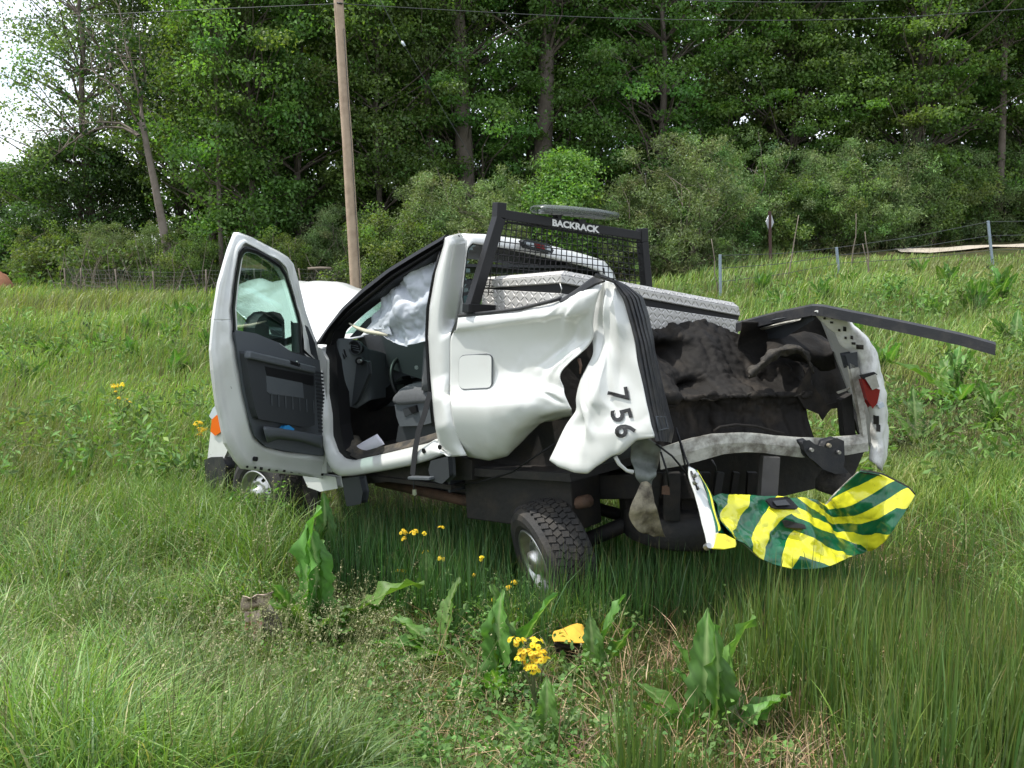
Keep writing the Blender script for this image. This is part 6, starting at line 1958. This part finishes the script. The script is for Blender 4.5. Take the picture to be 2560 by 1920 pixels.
X, Y = X[keep], Y[keep]
C = np.stack([X, Y, ground_z(X, Y) + rng.uniform(.15, .5, len(X))], 1)
v, t, c = leaf_arrays(C, np.tile([[.16, .16, .2]], (len(C), 1)), 16, .11, .035, rng, (.14, .23, .065), up=.5)
o = bpy.data.objects.new('field_weeds', fast_mesh('field_weeds', v, None, t, M_clover, c)); link(o); kind(o, 'stuff'); tag(o, 'leafy weeds scattered through the field behind the truck', 'weeds')


# ---- dock plants: each long wavy leaf its own part
def dock_leaf(seed, wid=.16, wav=.35):
    """Unit-long leaf along +X rising and arching, wavy toothed margin and pale midrib."""
    rng = np.random.default_rng(seed)
    nu, nv = 22, 9
    V, Cc = [], []
    for i in range(nu):
        t = i / (nu - 1)
        w = wid * (math.sin(math.pi * min(1, t * .93 + .05)) ** .75) * (1 - .25 * t) if t > .10 else .014
        x = t; zc = .10 * math.sin(t * 2.6)
        for j in range(nv):
            s = (j / (nv - 1)) * 2 - 1
            edge = abs(s) ** 2
            wave = math.sin(t * 34 + (1.5 if s > 0 else 0) + seed) * wav * .06 * edge + math.sin(t * 13 + seed * 2 + s) * wav * .10 * edge
            tooth = 1 + (.20 * (((i * 1.0) % 2) - .5)) * (edge > .8)
            ribs = .011 * math.cos((t * 26 - abs(s) * 4.5) * 2) * (abs(s) > .1) * (t > .1)
            V.append((x - abs(s) * .02, s * w * tooth, zc + wave + abs(s) * w * .35 + ribs))
            mid = abs(s) < .06
            c = np.array([.26, .36, .14]) if mid else np.array([.105, .225, .045]) * (1 + .25 * math.sin(t * 5 + seed * 2)) * (1 + .20 * math.sin((t * 26 - abs(s) * 4.5) * 2))
            Cc.append(c * (1 + rng.normal(0, .04)))
    FC = [(i * nv + j, i * nv + j + 1, (i + 1) * nv + j + 1, (i + 1) * nv + j) for i in range(nu - 1) for j in range(nv - 1)]
    me = bpy.data.meshes.new('leaf'); me.from_pydata(V, [], FC)
    me.polygons.foreach_set('use_smooth', [True] * len(me.polygons))
    me.materials.append(M_dock)
    ca = me.color_attributes.new('Col', 'FLOAT_COLOR', 'POINT')
    c = np.ones((len(V), 4), np.float32); c[:, :3] = np.array(Cc); ca.data.foreach_set('color', c.ravel())
    return me


LEAVES = [dock_leaf(1, .15, .28), dock_leaf(2, .165, .40), dock_leaf(3, .175, .22), dock_leaf(4, .135, .5)]


def dock(base, leaves, label, group='dock plants', cat='dock plant', grow=1.08):
    """leaves: list of (heading degrees, elevation degrees, length, roll degrees)."""
    r = thing('dock_plant', label, cat, base, group)
    jr = random.Random(int(abs(base[0] * 977 + base[1] * 131)))
    leaves = [(a, e, L * grow, q) for a, e, L, q in leaves]
    leaves = [(a, e, L * .9, q) for a, e, L, q in leaves] + [(a + jr.uniform(-50, 50), max(5, e + jr.uniform(-28, 12)), L * jr.uniform(.5, .8), q + jr.uniform(-60, 60)) for a, e, L, q in leaves]
    for k, (az, el, L, ro) in enumerate(leaves):
        o = bpy.data.objects.new('leaf', LEAVES[(k * 7 + int(abs(az))) % 4])
        COL.objects.link(o); o.parent = r
        o.rotation_mode = 'QUATERNION'
        o.rotation_quaternion = (Matrix.Rotation(math.radians(az), 3, 'Z') @ Matrix.Rotation(math.radians(-el), 3, 'Y') @ Matrix.Rotation(math.radians(ro * .2 - 55 * math.cos(math.radians(az)) * (el > 40)), 3, 'X')).to_quaternion()
        o.scale = (L, L, L)
        o.location = (.02 * math.cos(math.radians(az)), .02 * math.sin(math.radians(az)), 0)
    return r


g = lambda px, py: ground(px, py)
dock(g(785, 1610), [(118, 80, .74, 10), (62, 82, .84, -20), (75, 74, .62, 0), (8, 26, .74, -30), (200, 60, .46, 30), (300, 40, .42, 10), (95, 62, .52, 20), (255, 55, .40, 0)], 'large dock plant with tall broad leaves beside the crumpled wrapper')
dock(g(812, 1440), [(100, 82, .62, 10), (65, 78, .58, -20), (80, 70, .46, 20), (250, 60, .35, 0), (150, 55, .30, 20), (20, 50, .30, -30)], 'dock plant standing against the shaded front end of the sill')
dock(g(1250, 1760), [(112, 74, .58, 20), (78, 80, .56, -20), (150, 35, .38, 20), (35, 52, .60, -50), (262, 50, .36, 0), (210, 20, .30, 0), (-10, 15, .36, 10), (280, 40, .28, 0), (60, 60, .42, -80)], 'broad leaved dock plant around the main yellow flower')
dock(g(1480, 1740), [(48, 55, .52, -30), (95, 72, .40, 20), (0, 14, .42, 0), (150, 40, .25, 0)], 'small dock plant right of the yellow flower below the foam')
dock(g(1780, 1900), [(95, 82, .56, 80), (85, 72, .60, -85), (130, 62, .48, 50), (40, 62, .60, -50), (150, 35, .42, 30), (170, 12, .50, 0), (200, 5, .48, 10), (20, 30, .42, -20), (330, 20, .36, 0), (70, 58, .40, -70), (240, 25, .34, 0)], 'big bright dock plant at the bottom right of the foreground')
dock(g(1360, 1915), [(85, 70, .34, 80), (40, 40, .28, -20), (150, 35, .28, 20)], 'dock leaves cut by the bottom edge below the yellow flower')
dock(g(1060, 1530), [(90, 75, .42, 85), (60, 30, .40, -30), (140, 30, .34, 20), (20, 20, .40, 0)], 'pale upright dock leaf in the sunlit gap before the rear wheel')
dock(g(1110, 1640), [(70, 55, .45, -80), (150, 20, .40, 0), (190, 12, .42, 0), (20, 15, .40, 0), (250, 18, .36, 0)], 'flattened dock plant in the middle foreground')
dock(g(215, 1215), [(40, 40, .50, -30), (110, 70, .42, 60), (150, 40, .40, 20), (70, 65, .42, -60), (0, 20, .34, 0)], 'dock plant in the tall grass left of the front wheel')
dock(g(130, 1180), [(60, 60, .45, -50), (120, 65, .42, 40), (160, 35, .35, 20), (20, 35, .38, 0)], 'dock plant at the left side of the field grass')
dock(g(475, 1235), [(100, 75, .48, 70), (140, 55, .40, 30), (60, 60, .42, -60)], 'dock plant touching the front wheel arch')
dock(g(2395, 1010), [(150, 28, .95, 10), (100, 62, .90, 60), (40, 45, .95, -40), (200, 15, .60, 0), (60, 70, .75, -70), (10, 20, .60, 0), (260, 30, .60, 0), (310, 30, .55, 0)], 'large spreading dock plant on the bank right of the torn rail')
dock(g(2290, 1110), [(130, 40, .60, 20), (80, 60, .70, 60), (30, 30, .50, 0), (180, 20, .5, 0)], 'smaller dock plant just below the large spreading one on the bank')
spots = [(2150, 850, .55), (2440, 790, .7), (2500, 760, .7), (2330, 800, .6), (2230, 760, .55), (1960, 770, .5), (2060, 760, .5), (2370, 720, .6), (2540, 900, .7), (2210, 930, .55), (2480, 1090, .6), (1900, 730, .5), (2120, 720, .5), (2300, 690, .5), (330, 905, .5), (420, 850, .5), (500, 800, .5), (250, 880, .45), (440, 800, .45), (140, 900, .5), (360, 840, .45), (60, 960, .5), (520, 880, .5), (430, 940, .5)]
rr_ = random.Random(3)
FARL = ['dock plant just below the middle of the torn rail cap', 'dock plant right of the end of the torn rail cap, lower of two', 'dock plant near the right edge just above the torn rail cap', 'dock plant above the outer half of the torn rail cap', 'dock plant above the bend of the torn rail cap, right of it', 'dock plant directly above the right end of the toolbox', 'dock plant above the peak of the torn rail cap', 'dock plant high on the bank below the rightmost fence stake', 'dock plant cut close to the right edge of the bank', 'dock plant right of the broken tail light', 'dock plant at the far right below the large spreading one', 'dock plant behind the rack, right of its right post', 'dock plant on the bank below the middle fence stake', 'dock plant on the bank between the middle and rightmost stakes',
        'dock plant left of the door in the middle of the field', 'dock plant in the field level with the door window', 'dock plant close to the upper part of the open door edge', 'dock plant in the field left of the middle one', 'dock plant in the field halfway to the wood fence', 'dock plant at the far left of the field', 'dock plant slightly behind the middle of the left field', 'dock plant touching the left edge of the field', 'dock plant right beside the open door edge at its middle', 'dock plant above the lone yellow flowers near the door']
for (px, py, L), lab in zip(spots, FARL):
    dock(g(px, py), [(rr_.uniform(0, 360), rr_.uniform(35, 80), L * rr_.uniform(.7, 1.2), rr_.uniform(-80, 80)) for _ in range(7)], lab, 'dock plants in the far grass', grow=1.0)


# ---- ragwort: stem, small leaves, heads of yellow flowers
def ragwort(base, heads, label, leafy_=True, group='yellow flowering plants', thick=.006):
    r = thing('ragwort', label, 'wildflower', base, group)
    rng = np.random.default_rng(int(abs(base[0]) * 1000) % 9999 + 1)
    b = np.array(base, float)
    c = np.mean([h[0] for h in heads], 0)
    fork = b * .35 + c * .65 - np.array([0, 0, .03])
    parts = [tube_arrays(bent_path(b - np.array([0, 0, .03]), fork, rng, 8, .04), np.linspace(thick, thick * .7, 8), 6)]
    for h, rad in heads:
        h = np.array(h)
        parts.append(tube_arrays(bent_path(fork + (b - fork) * rng.uniform(0, .12), h, rng, 5, .05), np.linspace(thick * .6, thick * .35, 5), 5))
    V, FC = join_arrays(parts)
    mesh_obj('stem', V, FC, paint('flower_stem', (.11, .13, .05), .7, dirt=(.15, .07, .05), dirt_amt=.7, scale=6), r)
    for h, rad in heads:
        h = np.array(h)
        nf = max(5, int(20 * (rad / .05) ** 2))
        V, T, Cc = [], [], []
        o_ = 0
        for _ in range(nf):
            d = unit(rng.normal(size=3)) * rad * rng.random() ** .4 * np.array([1, 1, .55])
            p = h + d
            nrm = unit(d / rad + np.array([0, -.3, .9]) + rng.normal(size=3) * .2)
            t1 = unit(np.cross(nrm, rng.normal(size=3))); t2 = np.cross(nrm, t1)
            R_ = .0125
            for k in range(11):
                a = k / 11 * 6.283
                e1 = t1 * math.cos(a) + t2 * math.sin(a); e2 = -t1 * math.sin(a) + t2 * math.cos(a)
                q = [p + e1 * R_ * .3 - e2 * .0022, p + e1 * R_ * .3 + e2 * .0022, p + e1 * R_ + e2 * .0022 - nrm * .002, p + e1 * R_ - e2 * .0022 - nrm * .002]
                V += q; T += [(o_, o_ + 1, o_ + 2), (o_, o_ + 2, o_ + 3)]; o_ += 4; Cc += [(.90, .70, .03)] * 4
            for k in range(8):
                a0, a1 = k / 8 * 6.283, (k + 1) / 8 * 6.283
                V += [p + nrm * .004, p + (t1 * math.cos(a0) + t2 * math.sin(a0)) * R_ * .42, p + (t1 * math.cos(a1) + t2 * math.sin(a1)) * R_ * .42]
                T += [(o_, o_ + 1, o_ + 2)]; o_ += 3; Cc += [(.78, .45, .015)] * 3
        me_ = fast_mesh('flower_head', np.array(V), None, np.array(T), M_petal, np.array(Cc))
        link(bpy.data.objects.new('flower_head', me_), r)
    if leafy_:
        nl = 16
        ts = rng.uniform(.08, .8, nl)
        C = b + (fork - b) * ts[:, None] + rng.normal(0, .03, (nl, 3)) * np.array([1, 1, .3])
        v, t, c_ = leaf_arrays(C, np.full((nl, 3), .03), 7, .05, .02, rng, (.085, .165, .05))
        link(bpy.data.objects.new('stem_leaves', fast_mesh('stem_leaves', v, None, t, M_dock, c_)), r)
    return r


B0 = ground(1345, 1880)
Yf = B0[1] - .02
ragwort(B0, [(at(1292, 1598, Yf), .032), (at(1340, 1606, Yf + .02), .034), (at(1318, 1630, Yf), .04), (at(1345, 1640, Yf - .02), .045), (at(1305, 1645, Yf + .02), .03), (at(1330, 1665, Yf - .02), .035), (at(1366, 1646, Yf), .022), (at(1340, 1678, Yf), .02)], 'ragwort with the largest cluster of bright yellow flowers in the foreground')
Bm = ground(1030, 1510); Ym = Bm[1]
ragwort(Bm, [(at(1008, 1330, Ym), .03), (at(1010, 1345, Ym), .026), (at(1035, 1328, Ym), .035), (at(1062, 1332, Ym), .018), (at(1063, 1380, Ym), .02)], 'ragwort with several yellow heads in front of the shaded sill', False)
B2 = ground(1095, 1520); Y2 = B2[1]
ragwort(B2, [(at(1101, 1317, Y2), .024), (at(1105, 1395, Y2), .024)], 'ragwort with two small heads just right of the clustered one', False)
B3 = ground(1010, 1500); Y3 = B3[1]
ragwort(B3, [(at(998, 1425, Y3), .026), (at(1012, 1427, Y3), .016)], 'low ragwort head lying in the flattened grass', False)
B4 = ground(1200, 1540); Y4 = B4[1]
ragwort(B4, [(at(1206, 1395, Y4), .022), (at(1184, 1437, Y4), .012)], 'single ragwort head left of the rear wheel', False)
B5 = ground(1265, 1560); Y5 = B5[1]
ragwort(B5, [(at(1270, 1468, Y5), .024), (at(1286, 1455, Y5), .02), (at(1234, 1500, Y5), .022), (at(1240, 1482, Y5), .015), (at(1298, 1520, Y5), .013)], 'fallen ragwort with scattered small heads beside the rear wheel', False)
B6 = ground(500, 1240); Y6 = B6[1]
ragwort(B6, [(at(497, 1058, Y6), .05), (at(505, 1072, Y6), .05), (at(500, 1085, Y6), .03)], 'ragwort with a tight yellow head left of the orange marker lamp')
B7 = ground(300, 1100); Y7 = B7[1]
ragwort(B7, [(at(287, 964, Y7), .05), (at(304, 962, Y7), .05), (at(288, 977, Y7), .025)], 'tallest ragwort in the field left of the door')
B8 = ground(310, 1120); Y8 = B8[1]
ragwort(B8, [(at(296, 994, Y8), .03), (at(313, 998, Y8), .03), (at(325, 1005, Y8), .022), (at(286, 1008, Y8), .03)], 'lower ragwort with loose heads just below the tallest one')

# leafy weed growing up in front of the front wheel
rng = np.random.default_rng(17)
wb = ground(650, 1345)
wd_ = thing('leafy_weed', 'leafy green weed growing up in front of the front wheel', 'weed', wb, None)
parts = []; tips = []
for k in range(9):
    e = at(655 + rng.uniform(-60, 60), rng.uniform(1195, 1300), wb[1] - rng.uniform(0, .25))
    P = bent_path(np.array(wb) + rng.normal(0, .05, 3) * [1, 1, 0], e, rng, 8, .06)
    parts.append(tube_arrays(P, np.linspace(.005, .002, 8), 5)); tips += list(P[3:])
V, FC = join_arrays(parts); mesh_obj('stems', V, FC, paint('weed_stem', (.08, .12, .04), .7), wd_)
C = np.array(tips)
v, t, c = leaf_arrays(C, np.full((len(C), 3), .07), 9, .045, .028, rng, (.12, .235, .05), up=.9)
link(bpy.data.objects.new('foliage', fast_mesh('foliage', v, None, t, M_dock, c)), wd_)

# ---- litter on the ground
Bc = ground(650, 1590); Yc = Bc[1] - .12
cw = thing('crumpled_wrapper', 'crumpled pink and brown printed wrapper lying in the grass', 'litter', Bc)
rows = [[(606, 1492), (640, 1486), (683, 1479)], [(602, 1512), (640, 1508), (672, 1498)], [(606, 1532), (650, 1522), (662, 1512)]]
GW = grid_loft([np.array([at(x, y, Yc + .03 * k) for x, y in r]) for k, r in enumerate(rows)], 20, 14)
grid_obj('top_flap', crumple(GW, .03, 14, 3), M_card, cw, .004)
rows = [[(612, 1530), (630, 1530), (650, 1524)], [(610, 1560), (630, 1565), (652, 1560)], [(616, 1596), (634, 1600), (650, 1598)]]
GW = grid_loft([np.array([at(x, y, Yc + .02 + .02 * math.sin(x)) for x, y in r]) for k, r in enumerate(rows)], 16, 16)
grid_obj('printed_side', crumple(GW, .02, 14, 6), M_cardred, cw, .004)
rows = [[(655, 1525), (675, 1510), (690, 1530)], [(656, 1560), (680, 1550), (704, 1560)], [(660, 1596), (684, 1592), (706, 1585)]]
GW = grid_loft([np.array([at(x, y, Yc + .05) for x, y in r]) for k, r in enumerate(rows)], 16, 16)
grid_obj('dark_side', crumple(GW, .03, 12, 9), paint('dark_print', (.10, .075, .065), .8, dirt=(.40, .34, .30), dirt_amt=.8, scale=30, lo=.5, hi=.6), cw, .004)
Bf = ground(1435, 1640); Yf2 = Bf[1] - .02
fm = thing('foam_chunk', 'torn chunk of yellow foam lying on the straw near the rear wheel', 'foam', Bf)
rows = [[(1385, 1578), (1420, 1566), (1442, 1557), (1456, 1560), (1470, 1580), (1484, 1592)], [(1380, 1590), (1415, 1590), (1440, 1588), (1460, 1590), (1476, 1596), (1487, 1598)], [(1385, 1604), (1415, 1604), (1440, 1606), (1460, 1606), (1476, 1604), (1488, 1602)]]
GF = grid_loft([np.array([at(x, y, Yf2 - .10 * k) for x, y in r]) for k, r in enumerate(rows)], 30, 12)
grid_obj('yellow_top', crumple(GF, .008, 10, 2), M_foam, fm, .004)
rows = [[(1385, 1606), (1440, 1608), (1489, 1602)], [(1390, 1622), (1440, 1634), (1484, 1624)], [(1400, 1634), (1440, 1644), (1474, 1640)]]
GF = grid_loft([np.array([at(x, y + 3, Yf2 - .13 + .03 * k) for x, y in r]) for k, r in enumerate(rows)], 30, 12)
grid_obj('torn_underside', crumple(GF, .03, 14, 4), M_foamd, fm, .02)
for (pts, nm, lab) in (
    ([(842, 1436), (880, 1430), (920, 1440), (1000, 1460), (1008, 1470), (960, 1470), (900, 1456)], 'plastic_strip', 'broken black plastic strip lying in the flattened grass before the sill'),
    ([(1335, 1545), (1345, 1515), (1380, 1508), (1420, 1520), (1430, 1545), (1395, 1555)], 'rubber_flap', 'black rubber flap on the ground under the rear wheel')):
    P = []
    for x, y in pts:
        p = ground(x, y + 10); P.append(p + np.array([0, 0, .14 if nm == 'plastic_strip' else .06]))
    P = np.array(P)
    o = plate(nm, P, M_plast, None, .02, n=np.array([0, 0, -1.0]), bevel=.004)
    tag(o, lab, 'debris')
